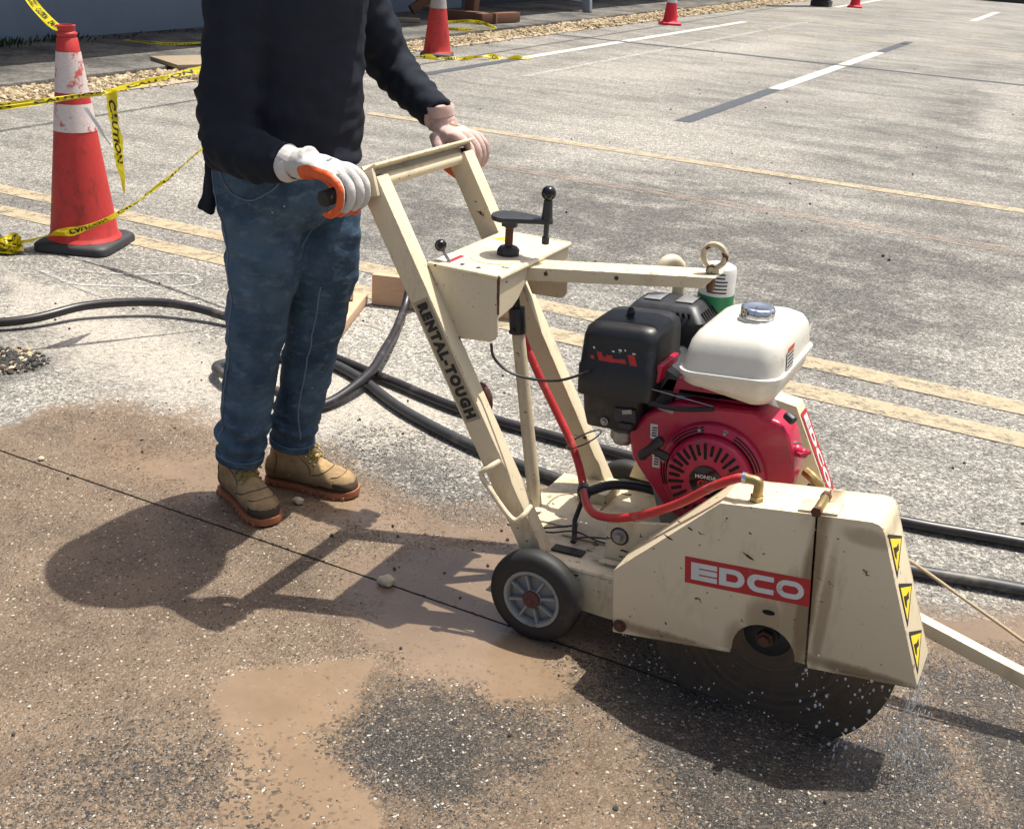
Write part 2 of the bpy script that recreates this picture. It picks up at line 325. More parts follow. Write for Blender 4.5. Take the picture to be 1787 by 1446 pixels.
M['gloveA'] = glove_mat('glove_white', (0.50, 0.48, 0.455), (0.64, 0.62, 0.59)); M['gloveB'] = glove_mat('glove_white_pink_bleed', (0.56, 0.37, 0.33), (0.62, 0.46, 0.42))  # second one is the white knit with pink shading and red bleed painted in
M['glove_orange'] = simple('orange_latex_palm', (0.70, 0.10, 0.018), 0.55, 0, 0.15, 40, 0.15)
M['grip'] = simple('black_rubber_grip', (0.025, 0.025, 0.025), 0.75, 0, 0.3, 90, 0.3)
k = NT('tan_nubuck'); p = k.pos(); sp = k.n('SeparateXYZ', {0: p}); g = k.noise(p, 22, 6, 0.65); f = k.noise(p, 160, 3)
c = k.mix(f, (0.36, 0.235, 0.105), (0.50, 0.345, 0.165)); c = k.mix(k.ss(k.math('ADD', sp.outputs[2], k.math('MULTIPLY', g, -0.14)), -0.055, 0.035, 0.8, 0.0), c, (0.11, 0.07, 0.04))
c = k.mix(k.ss(k.noise(p, 130, 1), 0.77, 0.79), c, (0.5, 0.42, 0.32)); k.P(Base_Color=c, Roughness=0.85, Normal=k.bump(k.math('ADD', f, g), 0.25, 0.003)); M['boot'] = k.m
M['sole'] = simple('gum_sole', (0.34, 0.125, 0.055), 0.6, 0, 0.25, 40, 0.15, dirt=(0.13, 0.075, 0.045), dirt_amt=0.10, dirt_scale=18)
M['boot_dark'] = simple('dark_boot_trim', (0.06, 0.042, 0.026), 0.85, 0, 0.25, 60, 0.2)
M['lace'] = simple('olive_yellow_lace', (0.26, 0.19, 0.045), 0.8)
M['skin'] = simple('skin', (0.42, 0.24, 0.16), 0.5)
M['hair'] = simple('dark_hair', (0.02, 0.015, 0.012), 0.6)
M['helmet'] = simple('white_hard_hat', (0.7, 0.7, 0.68), 0.3)
k = NT('pale_limestone'); p = k.pos(); ri = k.n('NewGeometry').outputs['Random Per Island']; f = k.noise(p, 60, 4)
k.P(Base_Color=k.mix(f, k.ramp(ri, [(0, (0.15, 0.11, 0.062)), (0.35, (0.30, 0.23, 0.135)), (0.7, (0.40, 0.32, 0.20)), (1, (0.52, 0.44, 0.31))]), k.ramp(ri, [(0, (0.22, 0.165, 0.10)), (0.5, (0.38, 0.305, 0.195)), (1, (0.56, 0.48, 0.35))])), Roughness=0.95, Normal=k.bump(f, 0.5, 0.004)); M['pebble'] = k.m
M['asphalt_lump'] = simple('broken_asphalt', (0.04, 0.038, 0.036), 0.9, 0, 0.5, 60, 0.5)
M['weed'] = simple('weed_green', (0.035, 0.075, 0.02), 0.7)
M['water'] = NT('water_drop').P(Base_Color=(.85, .86, .87), Roughness=0.08, Transmission_Weight=0.55, IOR=1.33).m  # whitish base colour paints a sunlit look into the clear drops
M['rope'] = simple('tan_rope', (0.42, 0.34, 0.22), 0.9, 0, 0.4, 300, 0.3)
# ------------------------------------------------------------------ ground
def poly_mask(X, Y, poly, soft):
    inside = np.zeros(X.shape, bool); dist = np.full(X.shape, 1e9); n = len(poly)
    for i in range(n):
        (x0, y0), (x1, y1) = poly[i], poly[(i+1) % n]
        c = ((y0 > Y) != (y1 > Y)) & (X < (x1-x0)*(Y-y0)/((y1-y0) if abs(y1-y0) > 1e-9 else 1e-9)+x0); inside ^= c
        dx, dy = x1-x0, y1-y0; t = np.clip(((X-x0)*dx+(Y-y0)*dy)/(dx*dx+dy*dy+1e-12), 0, 1)
        dist = np.minimum(dist, np.hypot(X-x0-t*dx, Y-y0-t*dy))
    s = np.where(inside, dist, -dist)/soft*0.5+0.5; s = np.clip(s, 0, 1); return s*s*(3-2*s)
def ell(X, Y, c, a, b):
    m = np.array([[a[0], b[0]], [a[1], b[1]]]); im = np.linalg.inv(m); dx, dy = X-c[0], Y-c[1]
    u = im[0, 0]*dx+im[0, 1]*dy; v = im[1, 0]*dx+im[1, 1]*dy; return np.exp(-(u*u+v*v)*1.2)
mud=[(-2.45,-0.18),(-2.35,0.12),(-2.27,0.31),(-1.98,0.52),(-1.82,0.52),(-1.62,0.48),(-1.46,0.50),(-1.31,0.51),(-1.12,0.46),(-0.99,0.49),(-0.85,0.50),(-0.80,0.68),(-0.66,0.86),(-0.46,0.78),(-0.23,0.67),(0.20,0.66),(0.9,0.80),(1.2,0.2),(1.2,-0.6),(0.3,-1.2),(-0.73,-1.4),(-1.3,-1.4),(-2.4,-1.2)]
smooth1=[(-0.96,-0.51),(-0.99,-0.43),(-0.83,-0.28),(-0.69,-0.22),(-0.69,-0.41),(-0.67,-0.52),(-0.56,-0.63),(-0.40,-0.86),(-0.68,-1.02),(-0.79,-0.70),(-0.86,-0.62)]
smooth2=[(-1.08,0.07),(-0.86,0.26),(-0.72,0.31),(-0.44,0.06),(-0.32,-0.04),(-0.38,-0.18),(-0.45,-0.26),(-0.60,-0.28),(-0.82,-0.18),(-1.01,-0.04)]
smooth3=[(0.19,0.64),(0.47,0.74),(0.9,0.82),(0.9,0.64),(0.48,0.60),(0.29,0.50)]
smooth4=[(-1.13,0.41),(-0.80,0.47),(-0.72,0.65),(-0.65,0.82),(-0.59,0.61),(-0.72,0.31),(-1.03,0.32)]
smooth5=[(-2.01,0.12),(-1.73,0.46),(-1.44,0.47),(-1.09,0.36),(-0.94,0.27),(-1.18,0.11),(-1.31,0.14),(-1.66,0.10)]
dark1=[(-0.67,-0.46),(-0.65,-0.35),(-0.56,-0.26),(-0.45,-0.26),(-0.36,-0.33),(-0.31,-0.48),(-0.37,-0.59),(-0.51,-0.63),(-0.61,-0.56)]
dark2=[(-0.36,-0.11),(-0.28,0.01),(-0.03,0.03),(0.16,0.03),(0.29,0.18),(0.51,0.27),(0.9,0.3),(0.9,-0.3),(0.30,-0.5),(0.10,-0.45),(-0.08,-0.33),(-0.23,-0.27)]
dark3=[(-1.11,-0.86),(-0.99,-0.73),(-0.81,-0.68),(-0.66,-0.83),(-0.96,-1.04)]
dark4=[(0.23,0.35),(0.30,0.43),(0.60,0.43),(0.60,0.21),(0.34,0.17)]
tan1=[(-0.39,-0.38),(-0.32,-0.32),(-0.23,-0.38),(-0.25,-0.46),(-0.33,-0.48)]
tan2=[(0.30,0.10),(0.34,0.17),(0.44,0.09),(0.52,0.00),(0.48,-0.07),(0.34,0.01)]
dust1=[(-3.19,1.00),(-3.10,1.27),(-2.42,1.01),(-2.09,0.90),(-1.84,1.15),(-1.44,1.11),(-1.23,0.91),(-1.27,0.63),(-1.53,0.59),(-1.84,0.59),(-2.03,0.57),(-2.25,0.47),(-2.57,0.54)]
dust2=[(-3.59,1.18),(-3.22,1.17),(-2.99,0.82),(-3.08,0.75)]
wet1=[(-1.05,0.03),(-1.01,0.22),(-0.76,0.32),(-0.66,0.19),(-0.58,-0.08),(-0.64,-0.22),(-0.84,-0.19),(-0.95,-0.15)]
def steps(lo, hi, fine_lo, fine_hi, st):
    a = list(np.arange(fine_lo, fine_hi+1e-6, st)); x = fine_lo; s = st
    while x > lo: s *= 1.25; x -= s; a.insert(0, x)
    x = fine_hi; s = st
    while x < hi: s *= 1.25; x += s; a.append(x)
    return a
gx = steps(-220, 220, -3.6, 0.9, 0.022); gy = steps(-120, 320, -1.2, 2.3, 0.022)
gy = [y for y in gy if abs(y) > 0.009]+[-0.0027, 0.0027]; gy.sort()
gx = [x for x in gx if abs(x-0.165) > 0.006]+[0.165]; gx.sort()
X, Y = np.meshgrid(np.array(gx), np.array(gy)); nx, ny = len(gx), len(gy)
j0 = gy.index(-0.0027); near = (np.abs(X) < 6) & (np.abs(Y) < 6)
Z = np.zeros_like(X)
fidx = []
for j in range(ny-1):
    for i in range(nx-1):
        if j == j0 and -3.4 < gx[i] and gx[i+1] <= 0.1651: continue      # the open saw cut
        a = j*nx+i; fidx.append((a, a+1, a+1+nx, a+nx))
X0g, Y0g = X.copy(), Y.copy()
sel = np.argwhere((np.abs(X) < 8) & (np.abs(Y) < 8))
for j, i in sel:
    a = Vector((X0g[j, i], Y0g[j, i], 0.0)); n1 = noise.noise_vector(a*2.3)*.13+noise.noise_vector(a*7)*.06+noise.noise_vector(a*19)*.028; X[j, i] += n1.x; Y[j, i] += n1.y
me = bpy.data.meshes.new('asphalt_ground'); me.from_pydata(np.stack([X0g, Y0g, Z], -1).reshape(-1, 3).tolist(), [], fidx)
def attrib(name, arr):
    a = me.attributes.new(name, 'FLOAT', 'POINT'); a.data.foreach_set('value', np.clip(arr, 0, 1).ravel().astype(np.float32))
PM = lambda p, s: poly_mask(X, Y, p, s)
smooth = np.maximum.reduce([PM(smooth1, .06)*1.2, PM(smooth2, .10), PM(smooth3, .05), PM(smooth4, .08)*.9, PM(smooth5, .16)*.85])
darkm = np.maximum.reduce([PM(dark1, .10), PM(dark2, .13), PM(dark3, .25)*.62, PM(dark4, .1)*.7, PM([(-1.50, .62), (-1.25, .80), (-.95, .72), (-.78, .62), (-.86, .50), (-1.10, .47), (-1.38, .52)], .16)*.62]); darkm = darkm*(1-.8*np.maximum(PM(tan1, .09), PM(tan2, .08)))
attrib('mud', np.maximum(PM(mud, .22), np.maximum(PM(tan1, .1), PM(tan2, .1)))); attrib('smooth', smooth); attrib('dark', darkm)
attrib('dust', np.maximum(PM(dust1, .22), PM(dust2, .15)))
attrib('wet', np.maximum.reduce([PM(wet1, .10), PM(smooth3, .05), PM(smooth4, .06)*.7]))
D = sum(s*ell(X, Y, c, a, b) for s, c, a, b in [(.8, (-2.2, 3.86), (.52, .45), (-.4, .86)), (.9, (-1.26, 3.56), (.6, .4), (-.24, .6)), (.8, (-.32, 3.8), (.62, .5), (-.12, .74)), (.7, (-.92, 10.24), (.35, .5), (-.5, 3.6)), (.6, (-1.92, 4.49), (.73, .65), (-.25, .65)),
    (.5, (-3.25, 4.86), (.23, .22), (-.25, .46)), (.8, (-2.79, 3.02), (.28, .24), (-.36, .56)), (.7, (-.38, 2.79), (.7, .4), (-.09, .43)), (.5, (-.61, 2.0), (.37, .27), (-.08, .26)), (.8, (-3.4, .95), (.25, .1), (-.05, .1)), (.9, (-3.05, .62), (.2, .1), (-.05, .12)), (2.6, (-2.88, .385), (.2, .09), (0, .13)), (1.0, (-5.585, 4.336), (.18, .18), (-.1, .12)), (.8, (-4.5, 2.88), (.12, .1), (-.08, .1)), (.6, (-4.1, 3.25), (.12, .1), (-.08, .1)), (.6, (-1.2, 6.9), (.9, .2), (-.1, .5)), (.5, (.6, 6.2), (.8, .3), (-.2, .9))])
attrib('patch', D)
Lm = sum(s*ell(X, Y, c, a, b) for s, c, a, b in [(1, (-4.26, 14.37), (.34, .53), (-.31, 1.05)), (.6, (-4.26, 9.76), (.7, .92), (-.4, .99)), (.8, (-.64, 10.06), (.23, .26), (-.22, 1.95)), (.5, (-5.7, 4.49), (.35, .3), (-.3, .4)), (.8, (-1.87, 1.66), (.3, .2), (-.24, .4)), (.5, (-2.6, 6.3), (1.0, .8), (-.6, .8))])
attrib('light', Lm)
k = NT('asphalt'); p = k.pos()
wob = k.noise(p, 7, 4, 0.65); wobf = k.noise(p, 42, 3, 0.6)
warp = k.n('VectorMath', {0: p, 1: k.n('VectorMath', {0: k.n('TexNoise', {'Vector': p, 'Scale': 60.0}).outputs[1], 3: 0.012}, operation='SCALE').outputs[0]}, operation='ADD').outputs[0]
v1 = k.n('TexVoronoi', {'Vector': warp, 'Scale': 150.0, 'Randomness': 1.0}); v2 = k.n('TexVoronoi', {'Vector': warp, 'Scale': 380.0})
r1 = k.n('SeparateXYZ', {0: v1.outputs['Color']}); r2 = k.n('SeparateXYZ', {0: v2.outputs['Color']})
def edge(name, lo, hi, amt=0.6, gr=0.0):
    a = k.math('ADD', k.attr(name) if not gr else k.math('ADD', k.attr(name), k.math('MULTIPLY', k.math('SUBTRACT', r1.outputs[2], 0.5), gr)), k.math('MULTIPLY', k.math('SUBTRACT', k.math('ADD', k.math('MULTIPLY', wob, 0.6), k.math('MULTIPLY', wobf, 0.4)), 0.5), amt)); return k.ss(a, lo, hi)
mudf = edge('mud', 0.15, 0.75, 1.2); smf = edge('smooth', 0.36, 0.66, 1.1, 0.55); dkf = edge('dark', 0.22, 0.60, 1.1, 0.7); duf = edge('dust', 0.1, 1.0, 1.3); wtf = edge('wet', 0.3, 0.80, 0.9)
big = k.noise(p, 0.55, 4, 0.6); mid = k.noise(k.mapping(p, (0.5, 1.4, 1)), 2.6, 4, 0.66)
agg = k.ramp(r1.outputs[0], [(0.0, (0.03, 0.03, 0.029)), (0.25, (0.075, 0.073, 0.07)), (0.42, (0.21, 0.205, 0.193)), (0.80, (0.31, 0.30, 0.28)), (1.0, (0.62, 0.60, 0.55))])
agg2 = k.ramp(r2.outputs[0], [(0.0, (0.035, 0.034, 0.032)), (0.35, (0.14, 0.137, 0.13)), (0.6, (0.25, 0.243, 0.23)), (1.0, (0.46, 0.445, 0.41))])
base = k.mix(0.5, agg, agg2)
g70 = k.noise(p, 62, 2, 0.75); base = k.mix(1.0, base, k.mix(k.ss(g70, 0.36, 0.64), (0.68, 0.68, 0.68), (1.28, 1.28, 1.27)), 'MULTIPLY'); g22 = k.noise(p, 19, 3, 0.8); base = k.mix(1.0, base, k.mix(k.ss(g22, 0.38, 0.62), (0.80, 0.80, 0.80), (1.16, 1.16, 1.155)), 'MULTIPLY')
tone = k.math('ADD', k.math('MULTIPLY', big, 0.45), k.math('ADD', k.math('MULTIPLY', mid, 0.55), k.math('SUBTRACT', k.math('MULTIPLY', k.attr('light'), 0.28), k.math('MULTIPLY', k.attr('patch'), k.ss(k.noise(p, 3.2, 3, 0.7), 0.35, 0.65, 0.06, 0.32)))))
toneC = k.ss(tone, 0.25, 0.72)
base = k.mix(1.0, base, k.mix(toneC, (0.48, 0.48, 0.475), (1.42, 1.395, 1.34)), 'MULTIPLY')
# pale cutting dust
base = k.mix(k.math('MULTIPLY', k.math('MULTIPLY', duf, k.ss(k.math('ADD', wobf, k.math('MULTIPLY', r2.outputs[0], 0.5)), 0.35, 0.85)), 0.85), base, (0.46, 0.42, 0.355))
# slurry: brown film with stones showing through
dens = k.math('MULTIPLY', k.math('SUBTRACT', wob, 0.5), 0.5)
stone = k.math('MULTIPLY', k.ss(k.math('ADD', r1.outputs[1], dens), 0.68, 0.76), k.ss(v1.outputs['Distance'], 0.46, 0.34))
stone2 = k.math('MULTIPLY', k.ss(k.math('ADD', r2.outputs[1], dens), 0.70, 0.76), k.ss(v2.outputs['Distance'], 0.5, 0.35))
stones = k.math('MAXIMUM', stone, stone2)
scol = k.ramp(r1.outputs[2], [(0.0, (0.020, 0.018, 0.016)), (0.45, (0.06, 0.050, 0.040)), (0.62, (0.15, 0.113, 0.08)), (0.88, (0.23, 0.185, 0.137)), (1.0, (0.58, 0.53, 0.45))])
mudc = k.mix(k.ss(k.math('ADD', k.math('MULTIPLY', wob, 0.7), k.math('MULTIPLY', mid, 0.3)), 0.3, 0.7), (0.118, 0.083, 0.054), (0.245, 0.176, 0.117))
mudc = k.mix(k.math('MULTIPLY', smf, 0.6), mudc, (0.25, 0.178, 0.117))
show = k.math('MULTIPLY', stones, k.math('SUBTRACT', 1.0, smf))
under = k.mix(1.0, base, (0.80, 0.615, 0.465), 'MULTIPLY')
film = k.math('MULTIPLY', mudf, k.math('MAXIMUM', smf, k.ss(k.math('ADD', wobf, k.math('MULTIPLY', wob, 0.7)), 0.50, 1.0, 0.45, 0.95)))
c = k.mix(mudf, base, under); c = k.mix(film, c, mudc); c = k.mix(k.math('MULTIPLY', show, mudf), c, scol)
# wet dark washed aggregate
dagg = k.mix(stones, k.mix(r2.outputs[0], (0.014, 0.014, 0.014), (0.065, 0.060, 0.052)), scol)
dkm = k.math('MULTIPLY', dkf, k.ss(k.math('ADD', wobf, wob), 0.85, 1.3, 1.0, 0.72))
c = k.mix(dkm, c, dagg)
c = k.mix(k.math('MULTIPLY', wtf, 0.30), c, (0.13, 0.095, 0.07))
rough = k.fmix(mudf, 0.92, k.fmix(smf, 0.26, 0.17)); rough = k.fmix(dkm, rough, 0.24); rough = k.fmix(wtf, rough, 0.10)
h = k.math('ADD', k.math('MULTIPLY', k.math('SUBTRACT', 1.0, v1.outputs['Distance']), 1.0), k.math('MULTIPLY', k.math('SUBTRACT', 1.0, v2.outputs['Distance']), 0.5))
flat = k.math('MAXIMUM', smf, k.math('MULTIPLY', wtf, 0.95))
hh = k.math('MULTIPLY', h, k.fmix(flat, 1.0, 0.05))
hh = k.math('ADD', hh, k.math('MULTIPLY', k.noise(k.mapping(p, (1, 2.2, 1)), 30, 3, 0.5), k.fmix(flat, 0.5, 0.35)))
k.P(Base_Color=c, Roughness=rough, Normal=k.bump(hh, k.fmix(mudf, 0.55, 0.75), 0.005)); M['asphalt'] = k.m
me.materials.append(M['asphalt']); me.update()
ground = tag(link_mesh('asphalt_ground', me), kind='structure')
M['cut'] = simple('saw_cut_wall', (0.02, 0.018, 0.016), 0.9)
mb = MB()
for y in (-0.0027, 0.0027): mb.add([(-3.4, y, 0), (0.165, y, 0), (0.165, y, -0.09), (-3.4, y, -0.09)], [(0, 1, 2, 3)])
mb.add([(-3.4, -.0027, -.09), (.165, -.0027, -.09), (.165, .0027, -.09), (-3.4, .0027, -.09)], [(0, 1, 2, 3)])
# ragged, chipped lips of the cut
for x in np.arange(-3.39, -0.3, 0.012):
    for s in (-1, 1):
        if random.random() < 0.45:
            a = 0.0026; b = a+random.uniform(0.0, 0.003); mb.add([(x, s*a, 0.0012), (x+0.012, s*a, 0.0012), (x+0.008, s*b, 0.0012), (x+0.003, s*b, 0.0012)], [(0, 1, 2, 3)])
tag(mb.build('saw_cut', M['cut'], smooth=False), kind='structure')

# ------------------------------------------------------------------ painted markings
def paint(name, col, wear, scale=22, dash=(1, 1, 1)):
    k = NT(name); p = k.pos(); n1 = k.noise(k.mapping(p, dash), scale, 6, 0.7); v = k.n('TexVoronoi', {'Vector': p, 'Scale': 130.0}); sx = k.n('SeparateXYZ', {0: v.outputs['Color']})
    g = k.math('ADD', n1, k.math('MULTIPLY', k.math('SUBTRACT', sx.outputs[0], 0.5), 0.10))
    k.P(Base_Color=k.mix(sx.outputs[1], tuple(x*.8 for x in col), col), Roughness=0.8)
    t = k.n('BsdfTransparent'); ms = k.n('MixShader', {0: k.math('MULTIPLY', k.ss(g, wear-0.16, wear+0.14), 0.86)})
    k.t.links.new(t.outputs[0], ms.inputs[1]); k.t.links.new(k.b.outputs[0], ms.inputs[2]); k.t.links.new(ms.outputs[0], k.out.inputs[0]); return k.m
M['py'] = paint('worn_yellow_paint', (0.47, 0.385, 0.255), 0.42, 14); M['pyf'] = paint('faded_yellow_paint', (0.44, 0.365, 0.25), 0.46, 12)
M['pw'] = paint('white_paint', (0.60, 0.59, 0.55), 0.28); M['pwf'] = paint('worn_white_paint', (0.50, 0.48, 0.44), 0.48); M['pb'] = paint('blacked_out_paint', (0.075, 0.085, 0.105), 0.34)
M['scr'] = paint('scratch_paint', (0.42, 0.33, 0.27), 0.56, 30, (0.25, 2, 1)); M['chalk'] = paint('chalk', (0.50, 0.49, 0.46), 0.52, 50)
def marking(name, x0, x1, y0, y1, mat, z=0.004):
    mb = MB(); mb.add([(x0, y0, z), (x1, y0, z), (x1, y1, z), (x0, y1, z)], [(0, 1, 2, 3)]); return tag(mb.build(name, mat, smooth=False), kind='structure')
marking('yellow_parking_line', -14, 8, 2.085, 2.215, M['py']); marking('yellow_parking_line', -14, 8, 1.785, 1.915, M['py'])
marking('yellow_parking_line', -4.75, 8, 5.56, 5.68, M['py']); marking('yellow_parking_line', -5.9, 8, 17.03, 17.17, M['pyf']); marking('yellow_parking_line', -6.0, 6, 20.2, 20.34, M['pyf'])
marking('yellow_parking_line', -6.2, 6, 24.6, 24.72, M['pyf']); marking('scuffed_line_trace', -3.6, 4, 4.46, 4.60, M['scr'])
marking('white_parking_line', -2.83, -2.69, 9.95, 15.25, M['pw']); marking('blacked_out_line', -2.83, -2.69, 7.2, 9.95, M['pb']); marking('blacked_out_line', -2.83, -2.69, 15.25, 17.6, M['pb'])
marking('white_parking_line', -5.73, -5.60, 9.9, 18.4, M['pw']); marking('blacked_out_line', -5.73, -5.60, 7.3, 9.9, M['pb']); marking('white_parking_line', -5.7, -5.57, 25, 30, M['pw'])
marking('white_parking_line', -4.97, -4.88, 8.6, 20, M['pwf']); marking('white_parking_line', -2.77, -2.63, 24.4, 28.8, M['pw']); marking('dark_seam', -14, 8, 12.9, 13.02, M['pb'])
def chalk(pts, wd):
    mb = MB(); fr = frames(cr([(x, y, 0.004) for x, y in pts], 8)); L = [p+u*wd/2 for p, u, v, t in fr]; Rr = [p-u*wd/2 for p, u, v, t in fr]; n = len(fr)
    mb.add(L+Rr, [(i, i+1, n+i+1, n+i) for i in range(n-1)]); return tag(mb.build('chalk_mark', M['chalk'], smooth=False), kind='structure')
chalk([(-3.297, 1.364), (-3.107, 1.464), (-2.991, 1.577), (-2.888, 1.585), (-2.833, 1.505), (-2.914, 1.392), (-3.065, 1.293), (-3.221, 1.2)], 0.022)
chalk([(-3.5, 1.277), (-3.279, 1.224), (-3.036, 1.172), (-2.856, 1.174), (-2.73, 1.227), (-2.675, 1.36)], 0.02)

# ------------------------------------------------------------------ trench of limestone rubble and the pavement behind it
k = NT('limestone_sand'); p = k.pos(); n1 = k.noise(p, 18, 6, 0.7); v = k.n('TexVoronoi', {'Vector': p, 'Scale': 30.0})
k.P(Base_Color=k.mix(n1, (0.24, 0.19, 0.125), (0.52, 0.43, 0.31)), Roughness=0.95, Normal=k.bump(k.math('ADD', n1, v.outputs[0]), 0.6, 0.02)); M['sand'] = k.m
k = NT('old_pavement'); p = k.pos(); n1 = k.noise(p, 1.6, 6, 0.7); n2 = k.ss(k.noise(p, 34, 4, 0.75), 0.35, 0.65)
k.P(Base_Color=k.mix(n2, k.mix(k.ss(n1, 0.35, 0.65), (0.022, 0.022, 0.022), (0.10, 0.096, 0.088)), k.mix(k.ss(n1, 0.35, 0.65), (0.075, 0.073, 0.068), (0.23, 0.215, 0.19))), Roughness=0.92, Normal=k.bump(n2, 0.4, 0.004)); M['pave'] = k.m
mb = MB(); ys = np.arange(-6, 40, 0.25); e0 = [(-6.70+0.05*noise.noise((y*1.3, 0, 0)), y, 0.006) for y in ys]; e1 = [(-7.32+0.06*noise.noise((y, 5, 0)), y, 0.006) for y in ys]
mid_ = [(-7.0+0.1*noise.noise((y*2, 9, 0)), y, 0.03+0.03*noise.noise((y*2.2, 2, 0))) for y in ys]; n = len(ys)
mb.add(e0+mid_+e1, [(i, i+1, n+i+1, n+i) for i in range(n-1)]+[(n+i, n+i+1, 2*n+i+1, 2*n+i) for i in range(n-1)]); tag(mb.build('rubble_trench_bed', M['sand']), kind='structure')
mb = MB(); mb.box(-40, -7.30, -20, 60, -0.05, 0.045); tag(mb.build('pavement', M['pave'], bevel=0.01), kind='structure')
def stone_verts(c, s, rnd, base=[]):
    if not base:
        bm = bmesh.new(); bmesh.ops.create_icosphere(bm, subdivisions=1, radius=1); base.append(([v.co.copy() for v in bm.verts], [tuple(v.index for v in f.verts) for f in bm.faces])); bm.free()
    vs, fs = base[0]; sc = Vector((rnd.uniform(.7, 1.2), rnd.uniform(.7, 1.2), rnd.uniform(.5, .9)))*s; q = Matrix.Rotation(rnd.uniform(0, 6.28), 3, 'Z') @ Matrix.Rotation(rnd.uniform(-.5, .5), 3, 'X')
    return [Vector(c)+q @ Vector((v.x*sc.x*rnd.uniform(.75, 1.2), v.y*sc.y*rnd.uniform(.75, 1.2), v.z*sc.z*rnd.uniform(.75, 1.2))) for v in vs], fs
rnd = random.Random(3); mb = MB()
for i in range(26000):
    t = rnd.random()**1.6; y = 2.2+t*27; s = rnd.choice([.007, .008, .009, .010, .012, .014, .018, .026])*rnd.uniform(.6, 1.3)*(1 if y < 14 else 1.3); x = -7.0+rnd.gauss(0, .15)
    if x > -6.63 or x < -7.34: continue
    hgt = 0.03*max(0, 1-abs(x+7.0)/.3); vs, fs = stone_verts((x, y, s*.35+hgt), s, rnd); mb.add(vs, fs)
tag(mb.build('limestone_rubble', M['pebble'], smooth=False), 'pale limestone rubble filling the trench beside the pavement', 'gravel', kind='stuff')
# hole of broken asphalt on the left
mb = MB(); mb2 = MB()
for i in range(2600):
    a = rnd.random()*2*PI; rr = math.sqrt(rnd.random())*rnd.uniform(.8, 1.08); x = -2.88+rr*.27*math.cos(a); y = .385+rr*.16*math.sin(a)+(x+2.88)*.45; s = rnd.choice([.003, .004, .005, .007, .010])*rnd.uniform(.7, 1.4); vs, fs = stone_verts((x, y, s*.4+.010*max(0, 1-rr)), s, rnd)
    (mb if (rnd.random() < .75 and not (x < -2.84 and y < .345 and rnd.random() < .8)) else mb2).add(vs, fs)
tag(mb.build('broken_asphalt', M['asphalt_lump'], smooth=False), 'crumbled black asphalt chunks heaped at the left edge of the lot', 'rubble', kind='stuff')
tag(mb2.build('tan_gravel', M['pebble'], smooth=False), 'tan gravel mixed into the crumbled black asphalt', 'gravel', kind='stuff')
# scattered crumbs
mb = MB()
for i in range(260):
    x = rnd.uniform(-3.3, .7); y = rnd.uniform(-.9, 1.6); s = rnd.choice([.002, .003, .004, .0055]); vs, fs = stone_verts((x, y, s*.5), s, rnd); mb.add(vs, fs)
for i in range(130):
    x = rnd.uniform(-5, 3); y = rnd.uniform(1.5, 14); s = rnd.choice([.004, .005, .007, .010]); vs, fs = stone_verts((x, y, s*.4), s, rnd); mb.add(vs, fs)
tag(mb.build('asphalt_crumbs', M['asphalt_lump'], smooth=False), 'dark asphalt crumbs scattered over the parking lot', 'gravel', kind='stuff')
def pebble(c, s, label):
    bm = bmesh.new(); bmesh.ops.create_icosphere(bm, subdivisions=3, radius=1)
    for v in bm.verts: q = 1+.35*noise.noise(v.co*1.7+Vector(c)*9)+.12*noise.noise(v.co*5); v.co = Vector(c)+Vector((v.co.x*s*q*1.15, v.co.y*s*q, v.co.z*s*q*.75))
    me = bpy.data.meshes.new('stone'); bm.to_mesh(me); bm.free(); me.materials.append(M['pebble']); shade(me, 60); return tag(link_mesh('stone', me), label, 'stone', 'loose pale stones')
pebble((-1.325, .21, .008), .0125, 'small pale stone on the wet mud between the two boots'); pebble((-.905, -.003, .010), .018, 'pale stone lying on the saw cut inside the shadow of the handle')
pebble((-2.07, .02, .005), .008, 'tiny pale stone on the brown mud left of the boots')

# ------------------------------------------------------------------ building wall and the things along it
bw = empty('building_wall', (-9.35, 12, 0), 'slate blue rendered building wall in shade along the far side of the pavement', 'building')
mb = MB(); mb.box(-9.75, -9.35, -14, 15.6, 0.045, 3.4); mb.build('wall', M['wall'], bw, bevel=.01)
mb = MB(); mb.box(-9.80, -7.62, -15, 30, 3.2, 3.42); mb.build('canopy_roof', M['wall_dark'], bw, bevel=.01)
for y in (12.1, 13.9): mb = MB(); mb.box(-9.349, -9.22, y, y+.42, 0.045, 3.2); mb.build('pilaster', M['wall'], bw, bevel=.01)
mb = MB(); mb.box(-9.75, -9.45, 15.6, 40, 0.045, 3.4); mb.build('recessed_wall', M['wall_dark'], bw, bevel=.01)
mb = MB()
for i in range(260):
    y = rnd.choice([rnd.gauss(5.9, .3), rnd.gauss(5.8, .3), rnd.gauss(6.7, .12), rnd.uniform(5, 9)]); x = -9.25+abs(rnd.gauss(0, .12)); hgt = rnd.uniform(.02, .10)*(1 if y < 6.9 else .4); a = rnd.random()*6.28; l = hgt*rnd.uniform(.3, .8)
    b = Vector((x, y, .045)); t = b+Vector((math.cos(a)*l*.7+.03, math.sin(a)*l*.7, hgt)); s = Vector((-math.sin(a), math.cos(a), 0))*.012
    mb.add([b-s*.3, b+s*.3, b.lerp(t, .6)+s, t, b.lerp(t, .6)-s], [(0, 1, 2, 3, 4)])
tag(mb.build('weeds', M['weed'], smooth=False), 'thin green weeds growing along the foot of the blue wall', 'weeds', kind='stuff')
